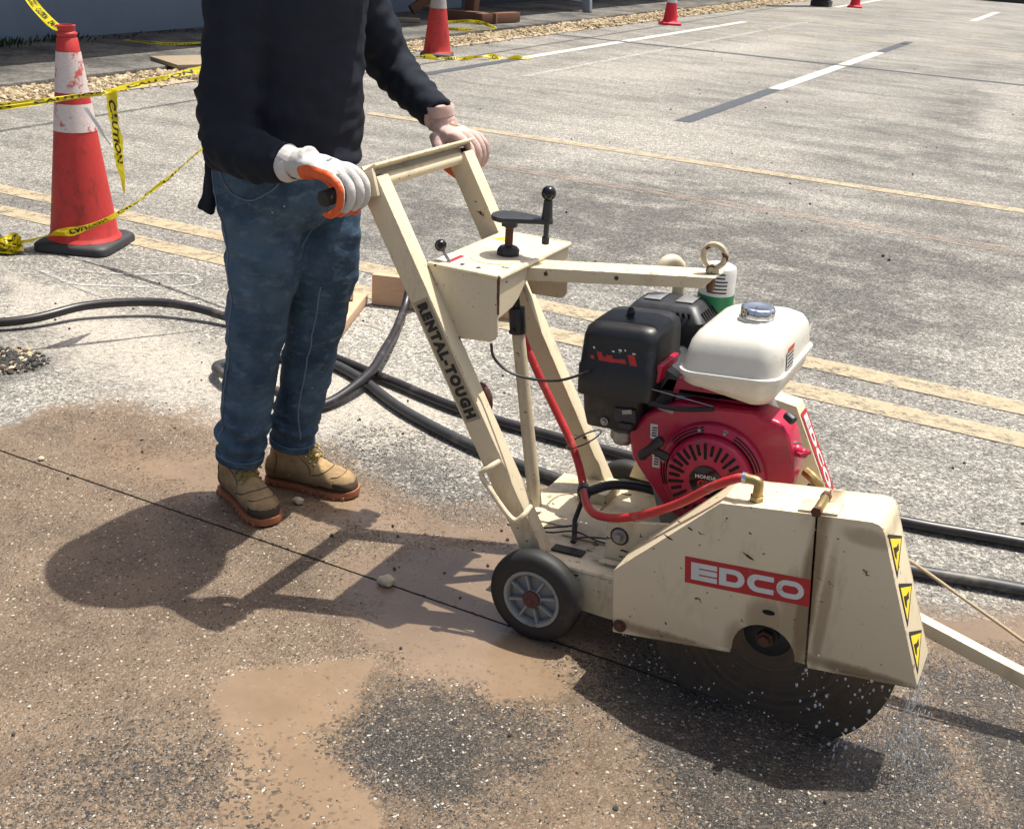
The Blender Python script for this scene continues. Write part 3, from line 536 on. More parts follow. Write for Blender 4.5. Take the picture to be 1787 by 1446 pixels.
# utility pole and its cable, whose shadow runs along the trench
up = empty('utility_pole', (-5.93, 24.9, 0), 'dark square post standing at the far end of the rubble trench', 'pole')
mb = MB(); mb.box(-6.10, -5.76, 24.75, 25.05, 0, 5.6); mb.build('post', M["black_metal"], up, bevel=.02); mb = MB(); mb.box(-6.13, -5.73, 24.72, 25.08, 0, .12); mb.build('base_plate', M['black_metal'], up, bevel=.01)
mb = MB(); pts = [(-5.28+(-.02*(y-3)), y+1.55, 5.3-.25*math.sin(PI*(y+12)/36)) for y in np.arange(-12, 25, 1.5)]; mb.tube(pts, .022, 6)
tag(mb.build('overhead_cable', M['black_metal']), 'overhead cable whose thin shadow runs along the lot beside the trench', 'cable')
# low white wall far right, steel stand
mb = MB(); mb.box(-3.9, 4, 34.6, 34.9, .10, .75); lw = tag(mb.build('low_white_wall', M['label_white'], bevel=.02), 'low white wall at the far right edge of the lot', 'wall'); mb = MB(); mb.box(-3.95, 4, 34.5, 34.95, 0, .10); mb.build('under_shadow_strip', M['black_metal'], lw)  # black strip at the wall's foot stands in for the dark shadow there
st = empty('steel_trestle', (-7.8, 16.5, .045), 'pale grey steel trestle with slanted leg standing in shade by the rubble', 'trestle')
mb = MB(); mb.bar((-7.80, 16.55, .045), (-8.05, 16.75, 1.5), .14, .10, (0, 1, 0)); mb.build('leg', M['steel_plate'], st, bevel=.008)
mb = MB(); mb.bar((-8.05, 16.75, 1.45), (-8.4, 13.6, 1.45), .12, .12, (0, 0, 1)); mb.build('beam', M['steel_plate'], st, bevel=.008)
mb = MB(); mb.bar((-7.86, 16.6, .30), (-8.7, 15.2, .50), .03, .22, (0, 0, 1)); mb.build('brace', M['steel_plate'], st, bevel=.004)
mb = MB(); mb.bar((-8.5, 13.7, .045), (-8.4, 13.6, 1.45), .10, .10, (0, 1, 0)); mb.build('leg', M['steel_plate'], st, bevel=.008)
# ------------------------------------------------------------------ walk-behind concrete saw
SAW = empty('concrete_saw', (-0.3, 0.2, 0), 'cream walk-behind concrete saw with red engine and white fuel tank, cutting the wet asphalt', 'concrete saw')
def seg_arc(cx, cz, r, a0, a1, n): return [(cx+r*math.cos(R(a0+(a1-a0)*i/n)), cz+r*math.sin(R(a0+(a1-a0)*i/n))) for i in range(n+1)]
def bolt(c, r, h, axis, name, mat, parent):
    mb = MB(); mb.lathe([(r*1.7, 0), (r*1.7, h*.2), (r*1.65, h*.25)], c, axis, 16)
    a = Vector(axis).normalized(); mb.lathe([(r, 0), (r, h*.85), (r*.8, h)], Vector(c)+a*h*.25, axis, 6); return mb.build(name, mat, parent, ang=25)
M['eye'] = cream('worn_cream_eye', None, 0.16, 0.60)
# deck -------------------------------------------------
def dz(x): return .19+.07*(x+.354)
mb = MB(); mb.prism([(-.602, dz(-.602)), (.12, dz(.12)), (.12, dz(.12)-.008), (-.602, dz(-.602)-.008)], .034, .15)
mb.prism([(-.672, dz(-.672)), (.12, dz(.12)), (.12, dz(.12)-.008), (-.672, dz(-.672)-.008)], .1502, .47)
mb.prism([(-.60, dz(-.60)-.012), (-.585, .085), (-.36, .082), (-.10, .10), (.12, .115), (.12, dz(.12)-.012)], .028, .034)
mb.prism([(-.62, dz(-.62)-.008), (-.60, .085), (-.10, .10), (.12, .115), (.12, dz(.12)-.008)], .462, .470)
deck = mb.build('deck', M['cream_dirty'], SAW, bevel=.003)
# rounded near lip of the deck
mb = MB(); mb.tube([(-.60, .036, dz(-.6)-.008), (.1, .036, dz(.1)-.008)], .0085, 10); mb.build('deck_lip', M['cream_dirty'], deck)
mb = MB(); mb.prism([(-.53, dz(-.53)+.001), (-.28, dz(-.28)+.001), (-.28, dz(-.28)+.006), (-.53, dz(-.53)+.006)], .15, .30); mb.build('deck_plate', M['cream'], deck, bevel=.0015)
mb = MB(); mb.prism([(-.62, dz(-.62)+.001), (-.50, dz(-.50)+.001), (-.50, dz(-.50)+.005), (-.62, dz(-.62)+.005)], .19, .33); mb.build('deck_plate', M['cream'], deck, bevel=.0015)
mb = MB(); mb.obox((-.483, .085, dz(-.483)+.004), .075, .028, .005, (1, 0, .07)); mb.build('rubber_pad', M['black_plastic'], deck, bevel=.002)
mb = MB(); mb.box(-.575, -.50, .33, .43, dz(-.54)-.004, dz(-.54)+.034); mb.build('bearing_housing', M['cream'], SAW, bevel=.004)
mb = MB(); mb.prism([(-.394, .196), (-.394, .290), (-.25, .325), (-.17, .33), (-.17, .21)], .076, .086); brk = mb.build('arbor_bracket', M['cream_dirty'], SAW, bevel=.002)
mb = MB(); mb.lathe([(.021, 0), (.0215, .0006), (.019, .0009)], (-.363, .0757, .263), (0, -1, 0), 20); mb.build('grease_ring', M['black_metal'], brk)
bolt((-.363, .0752, .263), .010, .012, (0, -1, 0), 'bolt', M['grey_metal'], brk)
mb = MB(); mb.bar((-.40, .066, .198), (-.27, .066, .207), .006, .016); mb.build('weld_bead', M['cream_dirty'], brk, bevel=.002)
# wheels -----------------------------------------------
def wheel(cx, cy, cz, rad, wd, detail=True):
    ax = (0, -1, 0); y1 = cy-wd/2
    mb = MB(); prof = [(rad*.62, wd*.02), (rad*.66, -.001), (rad*.80, -.002), (rad*.90, .001), (rad*.965, .006), (rad*.995, .013), (rad, wd*.5), (rad*.995, wd-.013), (rad*.96, wd-.005), (rad*.85, wd), (rad*.62, wd)]
    mb.lathe([(r, wd/2-h-wd/2) for r, h in prof], (cx, y1, cz), ax, 48, cap=False)
    wr = mb.build('wheel', M['rubber'], SAW, ang=50)
    mb = MB(); mb.lathe([(rad*.52, -.014), (rad*.535, -.002), (rad*.56, .002), (rad*.62, .003), (rad*.635, -.004), (rad*.635, -wd+.006)], (cx, y1, cz), ax, 40, cap=False)
    mb.lathe([(rad*.54, -.016), (rad*.20, -.012), (rad*.20, -.003), (rad*.17, -.001), (rad*.1, -.001)], (cx, y1, cz), ax, 40)
    rim = mb.build('rim', M['hub_grey'], wr, ang=40)
    if detail:
        for i in range(8):
            a = 2*PI*i/8+.3; mb = MB(); d = Vector((math.cos(a), 0, math.sin(a))); c = Vector((cx, y1+.006, cz))
            mb.bar(c+d*rad*.20, c+d*rad*.535, .014, .005, Vector((-d.z, 0, d.x))); mb.build('spoke_rib', M['hub_grey'], wr, bevel=.001)
        mb = MB(); mb.lathe([(rad*.19, 0), (rad*.185, .008), (rad*.12, .012), (rad*.07, .013), (rad*.06, .019), (.001, .019)], (cx, y1+.004, cz), ax, 20); mb.build('hub_cap', M['hub_rust'], wr)
    return wr
wheel(-.513, -.006, .108, .108, .045); wheel(-.513, .535, .108, .108, .045)
wheel(-.12, .16, .075, .075, .04, False); wheel(-.12, .36, .075, .075, .04, False)
mb = MB(); mb.tube([(-.513, .02, .108), (-.513, .52, .108)], .012, 10); mb.build('axle', M['rust'], SAW); mb = MB(); mb.tube([(-.12, .14, .075), (-.12, .38, .075)], .010, 10); mb.bar((-.12, .26, .075), (-.2, .26, .18), .03, .03); mb.build('axle', M['rust'], SAW)
# handle frame -----------------------------------------
def upright(y0, y1, name):
    a = Vector((-.990, 0, .945)); b = Vector((-.548, 0, .188)); d = (b-a).normalized(); nrm = Vector((-d.z, 0, d.x)); wd = .0265
    ps = [a-nrm*wd, a+nrm*wd, b+nrm*wd+d*.012, b-nrm*wd-d*.012]
    mb = MB(); mb.prism([(p.x, p.z) for p in ps], y0, y1); return mb.build(name, M['cream'], SAW, bevel=.004), a, d, nrm
upN, ua, ud, un = upright(.03, .075, 'upright'); upF, _, _, _ = upright(.400, .445, 'upright')
# lettering strip on the near upright
c0 = ua+ud*.415; c0.y = .0295; mb = MB(); quad(mb, c0, ud, Vector((-un.x, 0, -un.z)) if un.z < 0 else un, .285, .040, .0)
mb2 = MB(); vv = un if un.z > 0 else -un
mb = MB(); quad(mb, c0, ud, vv, .285, .041, .0003); mb.build('decal_strip', M['strip'], upN, smooth=False)
text_on(mb2, 'RENTAL-TOUGH', c0, ud, vv, .270, .0285, offset=.085, lift=.0009, spacing=1.3); mb2.build('lettering', M['black_print'], upN, smooth=False)
# top: gusset box, crossbars, grips
mb = MB(); mb.prism([(-1.018, .945), (-.972, .976), (-.956, .920), (-1.006, .905)], .018, .028); mb.build('gusset', M['cream'], upN, bevel=.002)
mb = MB(); mb.obox((-.985, .238, .972), .040, .425, .006, (.82, 0, .57)); mb.obox((-1.003, .238, .955), .006, .40, .036, (.82, 0, .57)); mb.build('crossbar', M['cream'], SAW, bevel=.002)
mb = MB(); mb.tube([(-.984, .072, .940), (-.984, .403, .940)], .015, 14); mb.build('cross_tube', M['cream'], SAW)
gN = ((-1.000, .020, .934), (-1.020, -.0885, .922)); gF = ((-.998, .455, .940), (-1.006, .565, .930))
gF = ((-1.012, .448, .936), (-1.020, .548, .926))
for a, b in (gN, gF): mb = MB(); mb.tube([a, b], .017, 18); g = mb.build('hand_grip', M['grip'], SAW, bevel=.003)
# console ----------------------------------------------
zt = .782; mb = MB(); mb.box(-.862, -.692, .076, .425, zt-.004, zt)
mb.prism([(-.862, zt), (-.692, zt+.002), (-.684, .665)]+seg_arc(-.706, .657, .022, 0, -80, 5)+[(-.780, .628)], .070, .0765)
mb.prism([(-.852, zt), (-.692, zt+.002), (-.684, .68)]+seg_arc(-.706, .665, .022, 0, -80, 5)+[(-.775, .640)], .4205, .4265)
ysF = [.0768, .14, .165, .19, .215, .25, .29, .33, .4205]; zsF = [.690, .700, .712, .735, .752, .755, .748, .735, .728]
mb.add([(-.689, y, zt) for y in ysF]+[(-.686, y, z) for y, z in zip(ysF, zsF)], [(i, i+1, 9+i+1, 9+i) for i in range(8)])
mb.add([(-.6925, y, zt) for y in ysF]+[(-.6895, y, z) for y, z in zip(ysF, zsF)], [(i, i+1, 9+i+1, 9+i) for i in range(8)])
con = mb.build('console', M['cream'], SAW, bevel=.003)
mb = MB(); mb.tube([(-.689, y, zt-.004) for y in (.074, .424)], .0065, 10); mb.build('folded_edge', M['cream'], con)
mb = MB(); mb.tube([(-.86, .0735, zt-.003), (-.69, .0735, zt-.002)], .0055, 10); mb.build('folded_edge', M['cream'], con)
mb = MB(); mb.lathe([(.062, 0), (.062, .0012), (.060, .0016)], (-.765, .205, zt), (0, 0, 1), 32); mb.build('raised_ring', M['cream'], con)
mb = MB(); mb.tube([(-.689, .073, zt), (-.686, .073, .70)], .003, 6); mb.build('rusty_seam', M['rust'], con)
mb = MB(); mb.add([(-.845, .335, zt+.0008), (-.80, .335, zt+.0008), (-.82, .39, zt+.0008)], [(0, 1, 2)]); mb.build('warning_triangle', M['yellow'], con, smooth=False)
mb = MB(); quad(mb, (-.795, .29, zt+.0008), (1, 0, 0), (0, 1, 0), .07, .055); mb.build('instruction_label', M['label_white'], con, smooth=False)
mb = MB(); quad(mb, (-.835, .13, zt+.0008), (1, 0, 0), (0, 1, 0), .05, .07); mb.build('instruction_label', M['label_white'], con, smooth=False)
mb = MB(); quad(mb, (-.827, .13, zt+.0014), (1, 0, 0), (0, 1, 0), .012, .065); mb.build('label_stripe', M['red_print'], con, smooth=False)
mb = MB()
quad(mb, (-.795, .105, zt), (1, 0, 0), (0, 1, 0), .009, .012, .0008); mb.build('lever_mark', M['black_print'], con, smooth=False); mb = MB(); quad(mb, (-.755, .105, zt), (1, 0, 0), (0, 1, 0), .009, .012, .0008); mb.build('lever_mark', M['black_print'], con, smooth=False)
lv = MB(); lv.tube([(-.826, .105, zt), (-.843, .10, zt+.026)], .004, 8); lev = lv.build('lever', M['grey_metal'], SAW); lv = MB(); lv.sphere((-.847, .10, zt+.034), .0135); lv.build('lever_knob', M['ball_black'], lev)
# crank ------------------------------------------------
cx, cy = -.752, .235; mb = MB(); mb.lathe([(.026, 0), (.027, .012), (.020, .020), (.014, .022)], (cx, cy, zt), (0, 0, 1), 8); crk = mb.build('crank_collar', M['black_metal'], SAW, bevel=.002)
mb = MB(); mb.lathe([(.0085+.0012*(i % 2), .02+.0024*i) for i in range(18)]+[(.009, .07)], (cx, cy, zt), (0, 0, 1), 14); mb.build('lift_screw', M['rust'], crk)
mb = MB(); mb.lathe([(.019, .066), (.019, .080)], (cx, cy, zt), (0, 0, 1), 6); mb.build('crank_nut', M['black_metal'], crk)
ed = Vector((.080, .022, .002)); pl = []
for i in range(13): a = PI/2+PI*i/12; pl.append(Vector((cx, cy, 0))+Vector((math.cos(a)*.042, math.sin(a)*.042, 0)))
e = Vector((cx, cy, 0))+ed
for i in range(9): a = -PI/2+PI*i/8; pl.append(e+Vector((math.cos(a)*.013, math.sin(a)*.013, 0)))
mb = MB(); mb.rings([[Vector((p.x, p.y, zt+.080+q)) for p in pl] for q in (0, .011)]); mb.build('crank_arm', M['black_metal'], crk, bevel=.0025)
q = (e.x-.001, e.y, zt+.080)
mb = MB(); mb.lathe([(.0125, .011), (.011, .03), (.0095, .052), (.006, .056)], q, (0, 0, 1), 16); mb.build('crank_handle', M['black_metal'], crk)
mb = MB(); mb.sphere((q[0], q[1], q[2]+.067), .0165, 20, 14); mb.build('crank_knob', M['ball_black'], crk)
mb = MB(); mb.lathe([(.006, 0), (.006, -.028), (.0085, -.030), (.0085, -.044), (.007, -.046)], q, (0, 0, 1), 12); mb.build('crank_pin', M['black_metal'], crk)
# lift strut
mb = MB(); mb.tube([(-.646, .25, dz(-.646)), (-.728, .25, .635)], [.0165, .0150], 16); stt = mb.build('lift_strut', M['cream'], SAW)
mb = MB(); mb.tube([(-.722, .25, .600), (-.730, .25, .66)], .0195, 14); mb.tube([(-.724, .23, .61), (-.724, .215, .612)], .006, 8); mb.build('strut_coupling', M['black_metal'], stt, bevel=.002)
mb = MB(); mb.tube([(-.729, .25, .655), (-.746, .24, .78)], .009, 12); mb.build('strut_shaft', M['black_metal'], stt)
mb = MB(); mb.lathe([(.030, 0), (.030, .004), (.022, .006)], (-.640, .25, dz(-.640)+.004), (0, 0, 1), 20); mb.build('strut_foot', M['cream'], stt)
# top arm with lifting eye
aN0 = Vector((-.690, 0, .772)); aN1 = Vector((-.268, 0, .828)); ad = (aN1-aN0).normalized(); an = Vector((-ad.z, 0, ad.x)); hh_ = .030
mb = MB(); P0 = aN0; P1 = aN1
mb.prism([(P0.x, P0.z), (P1.x, P1.z), (P1.x-.022, P1.z-.024-.003), (P0.x+an.x*-hh_, P0.z-an.z*hh_)], .205, .209)
mb.prism([(P0.x, P0.z), (P1.x, P1.z), (P1.x-.022, P1.z-.027), (P0.x, P0.z-hh_)], .281, .285)
mb.prism([(P0.x, P0.z), (P1.x, P1.z), (P1.x-an.x*.004, P1.z-.004), (P0.x, P0.z-.004)], .2092, .2808); arm = mb.build('lift_arm', M['cream'], SAW, bevel=.002)
for t in (.11, .50): c = aN0+ad*(.425*t)-an*.012; mb = MB(); mb.lathe([(.0048, 0), (.0048, .0012)], (c.x, .2046, c.z), (0, -1, 0), 12); mb.build('bolt_hole', M['rust'], arm)
ec = Vector((-.285, .245, .828)); mb = MB(); mb.lathe([(.014, 0), (.014, .004), (.010, .012)], ec, (0, 0, 1), 16)
mb.tube([ec+Vector((math.cos(a)*.0235, math.sin(a)*-.006*0, .034+math.sin(a)*.0235)) for a in np.linspace(-PI/2, 1.5*PI, 33)], .0065, 10); mb.build('lifting_eye', M['eye'], arm)
mb = MB(); mb.lathe([(.009, 0), (.009, -.03), (.007, -.034)], ec-Vector((0, 0, .006)), (0, 0, 1), 8); mb.build('eye_nut', M['rust'], arm)
mb = MB(); mb.tube(cr([(-.437, .50, .22), (-.437, .50, .60), (-.437, .50, .735), (-.441, .492, .760), (-.450, .48, .770), (-.462, .465, .766), (-.47, .455, .745)], 6), .0140, 14); mb.build('lift_bail', M['cream'], SAW)
# blade guard ------------------------------------------
y0, y1 = -.060, .062; T = .0035
A, A2, B, C, D = (-.320, .261), (-.307, .124), (-.120, .475), (.176, .521), (.294, .216)
Cr = [(.158, .5185), (.170, .517), (.178, .511), (.183, .502)]
sb, stp = (.094, .187), (.060, .504)
def plate(y, name, arch=True):
    rear = [A, B, (stp[0]-.002, stp[1]), (sb[0]-.006, sb[1]-.001)]+([(.069, .185)]+seg_arc(.006, .180, .063, 2, 190, 14)[0:]+[(-.058, .166)] if arch else [(-.058, .166)])+[A2]
    front = [(stp[0]+.002, stp[1])]+Cr+[D, (sb[0]-.002, sb[1])]
    return rear, front
rear, front = plate(y0, '')
mb = MB(); mb.prism(rear, y0, y0+T); rg = mb.build('blade_guard', M['cream_guard'], SAW, bevel=.0012)
mb = MB(); mb.prism(front, y0, y0+T); fg = mb.build('guard_flap', M['cream_guard'], SAW, bevel=.0012)
def shell(line, ya, yb, t, name, parent):
    mb = MB(); n = len(line); inn = []
    for i in range(n):
        a = Vector((*line[max(0, i-1)], 0)); b = Vector((*line[min(n-1, i+1)], 0)); d = (b-a).normalized(); inn.append((line[i][0]+d.y*t, line[i][1]-d.x*t))
    mb.prism(list(line)+inn[::-1], ya, yb); return mb.build(name, M['cream_guard'], parent, bevel=.0015)
shell([A, B, (stp[0]-.002, stp[1])], y0+T+.0003, y1, T, 'guard_top', rg)
shell([(stp[0]+.002, stp[1])]+Cr+[D], y0+T+.0003, y1, T, 'flap_front', fg)
mb = MB(); mb.prism([A, B, (stp[0]-.002, stp[1]), (sb[0], sb[1]), (-.058, .166), A2], y1+.0002, y1+T); mb.build('guard_back', M['cream'], rg)
mb = MB(); mb.prism([(stp[0]+.002, stp[1])]+Cr+[D, (sb[0], sb[1])], y1+.0002, y1+T); mb.build('flap_back', M['cream'], fg)
# rolled bottom lip
mb = MB(); mb.bar((A2[0], y0+.002, A2[1]-.003), (-.058, y0+.002, .163), .008, .006); mb.build('guard_lip', M['cream_guard'], rg, bevel=.001)
mb = MB(); mb.bar((sb[0], y0+.002, sb[1]-.003), (D[0]-.002, y0+.002, D[1]-.003), .007, .006); mb.build('flap_lip', M['cream_guard'], fg, bevel=.001)
CHIPS = [(-0.212,0.371,0.0242,0.0055),(-0.172,0.404,0.0154,0.0044),(-0.151,0.400,0.0110,0.0033),(-0.149,0.375,0.0055,0.0028),(-0.052,0.381,0.0286,0.0055),(-0.055,0.430,0.0099,0.0033),(-0.113,0.397,0.0044,0.0022),(-0.196,0.178,0.0044,0.0077),(-0.196,0.412,0.0088,0.0033),(-0.241,0.337,0.0066,0.0033),(0.105,0.468,0.0044,0.0033),(0.086,0.377,0.0132,0.0016),(0.054,0.276,0.0033,0.0033),(-0.098,0.249,0.0033,0.0033),(-0.273,0.167,0.0055,0.0033),]
rc_ = random.Random(21)
for cx_, cz_, ra_, rb_ in CHIPS:
    ang_ = -.42 if ra_ > rb_*2 else .3; pl_ = []
    for i in range(11): a = 2*PI*i/11; q = rc_.uniform(.55, 1.15); px_, pz_ = ra_*.5*q*math.cos(a), rb_*.5*q*math.sin(a); pl_.append((cx_+px_*math.cos(ang_)-pz_*math.sin(ang_), y0-.0004, cz_+px_*math.sin(ang_)+pz_*math.cos(ang_)))
    mb = MB(); mb.add(pl_, [tuple(range(11))]); mb.build('rust_chip', M['rust'], rg, smooth=False)
bolt((-.293, y0-.0002, .137), .0085, .010, (0, -1, 0), 'bolt', M['rust'], rg)
# oval sight slot with its hand-worn stain
mb = MB(); mb.prism([(.004+.0125*math.cos(a)-.0006*math.sin(a), .274+.0055*math.sin(a)+.0012*math.cos(a)) for a in np.linspace(0, 2*PI, 17)[:-1]], y0-.0007, y0-.0001); mb.build('sight_slot', M['dark_void'], rg)
# EDCO plate, drawn letter by letter
u = Vector((1, 0, .112)).normalized(); v = Vector((-.112, 0, 1)).normalized(); oo = Vector((-.046, y0, .327))
lo = oo-u*.148-v*.026+Vector((.022, 0, 0)); mb = MB(); W_, H_ = .247, .058
def Lp(a, b, l): q = lo+u*a+v*b; return Vector((q.x, y0-l, q.z))
mb.add([Lp(0, 0, .0006), Lp(W_, 0, .0006), Lp(W_, H_, .0006), Lp(0, H_, .0006)], [(0, 1, 2, 3)]); bd = mb.build('name_plate', M['red_print'], rg, smooth=False)
lm = MB()
def lp(poly, m=0): lm.add([Lp(a, b, .0012) for a, b in poly], [tuple(range(len(poly)))], m)
def lr(a0, a1, b0, b1): lp([(a0, b0), (a1, b0), (a1, b1), (a0, b1)])
bb, bt = .010, .048; bar_ = .0108
def arcp(cx_, cz_, r, a0, a1, n=8): return [(cx_+r*math.cos(R(a0+(a1-a0)*i/n)), cz_+r*math.sin(R(a0+(a1-a0)*i/n))) for i in range(n+1)]
x = .013; lr(x, x+.0165, bb, bt); 
for z in (bb, (bb+bt)/2-bar_/2, bt-bar_): lr(x+.0167, x+.053, z, z+bar_)
def strip(outer, inner):
    n = len(outer); lm.add([Lp(a, b, .0012) for a, b in outer+inner], [(i, i+1, n+i+1, n+i) for i in range(n-1)])
x = .070; lr(x, x+.0145, bb, bt); rr_ = (bt-bb)/2
strip([(x+.0142, bb)]+arcp(x+.032, (bb+bt)/2, rr_, -90, 90)+[(x+.0142, bt)], [(x+.0142, bb+bar_)]+arcp(x+.030, (bb+bt)/2, rr_-bar_, -90, 90)+[(x+.0142, bt-bar_)])
x = .126; strip([(x+.052, bb)]+arcp(x+.019, (bb+bt)/2, rr_, 270, 90)+[(x+.052, bt)], [(x+.052, bb+bar_)]+arcp(x+.022, (bb+bt)/2, rr_-bar_, 270, 90)+[(x+.052, bt-bar_)])
x = .183; 
def stad(r): return arcp(x+.019, (bb+bt)/2, r, 270, 90)+arcp(x+.034, (bb+bt)/2, r, 90, -90)+[(x+.019, (bb+bt)/2-r)]
strip(stad(rr_), stad(rr_-bar_)); lm.build('lettering', M['white_print'], bd, smooth=False)
# hinge on top
hx = stp[0]; zt2 = stp[1]
mb = MB(); mb.prism([(hx-.036, zt2-.0045), (hx-.004, zt2+.0005), (hx-.004, zt2+.0045), (hx-.036, zt2-.0005)], y0+.004, y0+.052); mb.build('hinge_leaf', M['cream_dirty'], rg, bevel=.001)
mb = MB(); mb.prism([(hx+.004, zt2+.0015), (hx+.036, zt2+.0065), (hx+.036, zt2+.0105), (hx+.004, zt2+.0055)], y0+.004, y0+.052); mb.build('hinge_leaf', M['cream_dirty'], fg, bevel=.001)
mb = MB(); mb.tube([(hx, y0-.004, zt2+.010), (hx, y0+.062, zt2+.010)], .0085, 14); hb = mb.build('hinge_barrel', M['brass'], rg, bevel=.002)
mb = MB(); mb.tube([(hx, y0-.012, zt2+.010), (hx, y0-.002, zt2+.010)], .0105, 6); mb.build('hinge_bolt', M['rust'], rg); mb = MB(); mb.tube([(hx, y0+.058, zt2+.010), (hx, y0+.07, zt2+.010)], .0105, 6); mb.build('hinge_bolt', M['rust'], rg)
# warning triangles down the front face
fd = (Vector((D[0], 0, D[1]))-Vector((Cr[-1][0], 0, Cr[-1][1]))); fn = Vector((-fd.z, 0, fd.x)).normalized()
if fn.x < 0: fn = -fn
for t in (.17, .49, .81):
    c = Vector((Cr[-1][0], 0, Cr[-1][1]))+fd*t+fn*.0012; f1 = fd.normalized()
    mb = MB(); mb.add([c+f1*-.044+Vector((0, y0+.018, 0)), c+f1*.044+Vector((0, y0+.018, 0)), c+Vector((0, y0+.108, 0))], [(0, 1, 2)], 0)
    c2 = c+fn*.0005; mb.add([c2+f1*-.033+Vector((0, y0+.0225, 0)), c2+f1*.033+Vector((0, y0+.0225, 0)), c2+Vector((0, y0+.096, 0))], [(0, 1, 2)], 1)
    c3 = c2+fn*.0005; mb.add([c3+f1*a+Vector((0, y0+b, 0)) for a, b in ((-.012, .03), (.006, .028), (.014, .035), (.004, .045), (.008, .062), (-.003, .07), (-.004, .05))], [(0, 1, 2, 3, 4, 5, 6)], 0)
    mb.build('warning_triangle', [M['black_print'], M['yellow']], fg, smooth=False)
# blade, flange, arbor
mb = MB(); n = 960; ro, ri = .254, .245; rr2 = []
for i in range(n):
    a = 2*PI*i/n; s = i % 40; r = ri if s in (0, 1) else ro; rr2.append((r*math.cos(a), .194+r*math.sin(a)))
mb.prism(rr2, -.0018, .0018); bl = mb.build('blade', M['blade'], SAW, smooth=False)
mb = MB(); mb.lathe([(.050, .0018), (.050, .008), (.044, .012), (.024, .014), (.024, .020), (.001, .020)], (0, 0, .194), (0, -1, 0), 32); fl = mb.build('blade_flange', M['black_metal'], bl)
mb = MB(); mb.lathe([(.018, 0), (.018, .013), (.012, .015), (.012, .022), (.001, .022)], (0, -.020, .194), (0, -1, 0), 6); mb.build('arbor_nut', M['rust'], bl)
mb = MB(); mb.tube([(0, .004, .194), (0, .40, .194)], .016, 14); mb.build('arbor_shaft', M['black_metal'], SAW)
# front pointer arm, rope is a thing of its own
mb = MB(); mb.bar((.10, .24, .212), (1.35, .24, -.125+.02), .030, .030, (0, 1, 0)); mb.build('pointer_arm', M['cream'], SAW, bevel=.003)
# small loop handle on the near upright
mb = MB(); mb.tube(cr([(-.640, .030, .385), (-.652, .006, .376), (-.668, .002, .356), (-.640, .001, .322), (-.600, .001, .281), (-.578, .002, .270), (-.562, .006, .285), (-.556, .030, .300)], 5), .0065, 10); mb.build('tie_loop', M['cream'], upN)
# belt guard on the far side with its red plate
mb = MB(); mb.prism([(-.30, .20), (-.20, .50), (-.115, .49), (-.005, .28), (.02, .19)], .472, .53); bg_ = mb.build('belt_guard', M['cream'], SAW, bevel=.006)
q0 = Vector((-.115, .501, .49)); q1 = Vector((-.005, .501, .28)); d_ = (q1-q0).normalized(); c_ = (q0+q1)/2; s_ = Vector((0, 1, 0))
mb = MB(); quad(mb, c_+d_*.004, d_, s_, .205, .046, .0016); np_ = mb.build('name_plate', M['red_print'], bg_, smooth=False)
mb = MB(); text_on(mb, 'EDCO', c_+d_*.004, d_, s_, .185, .028, offset=.06, lift=.0024, spacing=1.1); mb.build('lettering', M['white_print'], np_, smooth=False)
# ------------------------------------------------------------------ the engine
th = R(5.5)
def EX(x, z, c=(-.198, .425)): return (c[0]+x*math.cos(th)-z*math.sin(th), c[1]+x*math.sin(th)+z*math.cos(th))
def rrect_ring(cx_, cy_, z, hx, hy, r, n=5, tilt=.098, x0=0):
    r = min(r, hx*.98, hy*.98); pts = []
    for (sx, sy, a0) in ((1, 1, 0), (-1, 1, 90), (-1, -1, 180), (1, -1, 270)):
        for i in range(n+1):
            a = R(a0+90*i/n); X_ = cx_+sx*(hx-r)+r*math.cos(a); pts.append(Vector((X_, cy_+sy*(hy-r)+r*math.sin(a), z+tilt*(X_-x0))))
    return pts
# crankcase and cylinder
mb = MB(); mb.prism([EX(-.14, -.17), EX(.085, -.17), EX(.085, .03), EX(.03, .13), EX(-.15, .15), EX(-.17, -.05)], .215, .42); mb.build('crankcase', M['grey_metal'], SAW, bevel=.006)
mb = MB(); mb.prism([EX(-.16, -.215), EX(.15, -.215), EX(.15, -.171), EX(-.16, -.171)], .17, .44); mb.build('engine_mount', M['cream_dirty'], SAW, bevel=.003)
# fan shroud
pol = [(-.373, .514), (-.404, .461), (-.390, .405), (-.302, .306), (-.26, .288), (-.20, .275), (-.12, .285), (-.065, .33), (-.045, .40), (-.038, .45), (-.042, .494), (-.061, .544), (-.083, .567), (-.141, .576), (-.30, .556)]
mb = MB(); mb.prism(pol, .172, .25); shr = mb.build('fan_shroud', M['red'], SAW, bevel=.012, seg=3)
rc = Vector((-.205, 0, .4185))
def ringpt(r, a, y): return Vector((rc.x+r*math.cos(a), y, rc.z+r*math.sin(a)))
mb = MB(); mb.lathe([(.117, 0), (.116, .010), (.110, .017), (.098, .020), (.0955, .016), (.0935, .020), (.0925, .032), (.088, .040), (.080, .0435), (.042, .0475), (.001, .0485)], (rc.x, .173, rc.z), (0, -1, 0), 64); rcl = mb.build('recoil_cover', M['red'], SAW, ang=40)
yf = .173-.0445
for i in range(30):
    a = 2*PI*i/30+.05; r0, r1 = (.050, .085) if i % 2 == 0 else (.058, .082)
    if -2.2 < ((a+PI) % (2*PI))-PI < -0.95: pass
    c = ringpt((r0+r1)/2, a, yf-.0016); d = Vector((math.cos(a), 0.05, math.sin(a))); mb = MB(); mb.obox(c, r1-r0, .0035, .0062, d, (0, 1, 0)); mb.build('cooling_slot', M['dark_void'], rcl, bevel=.0012)
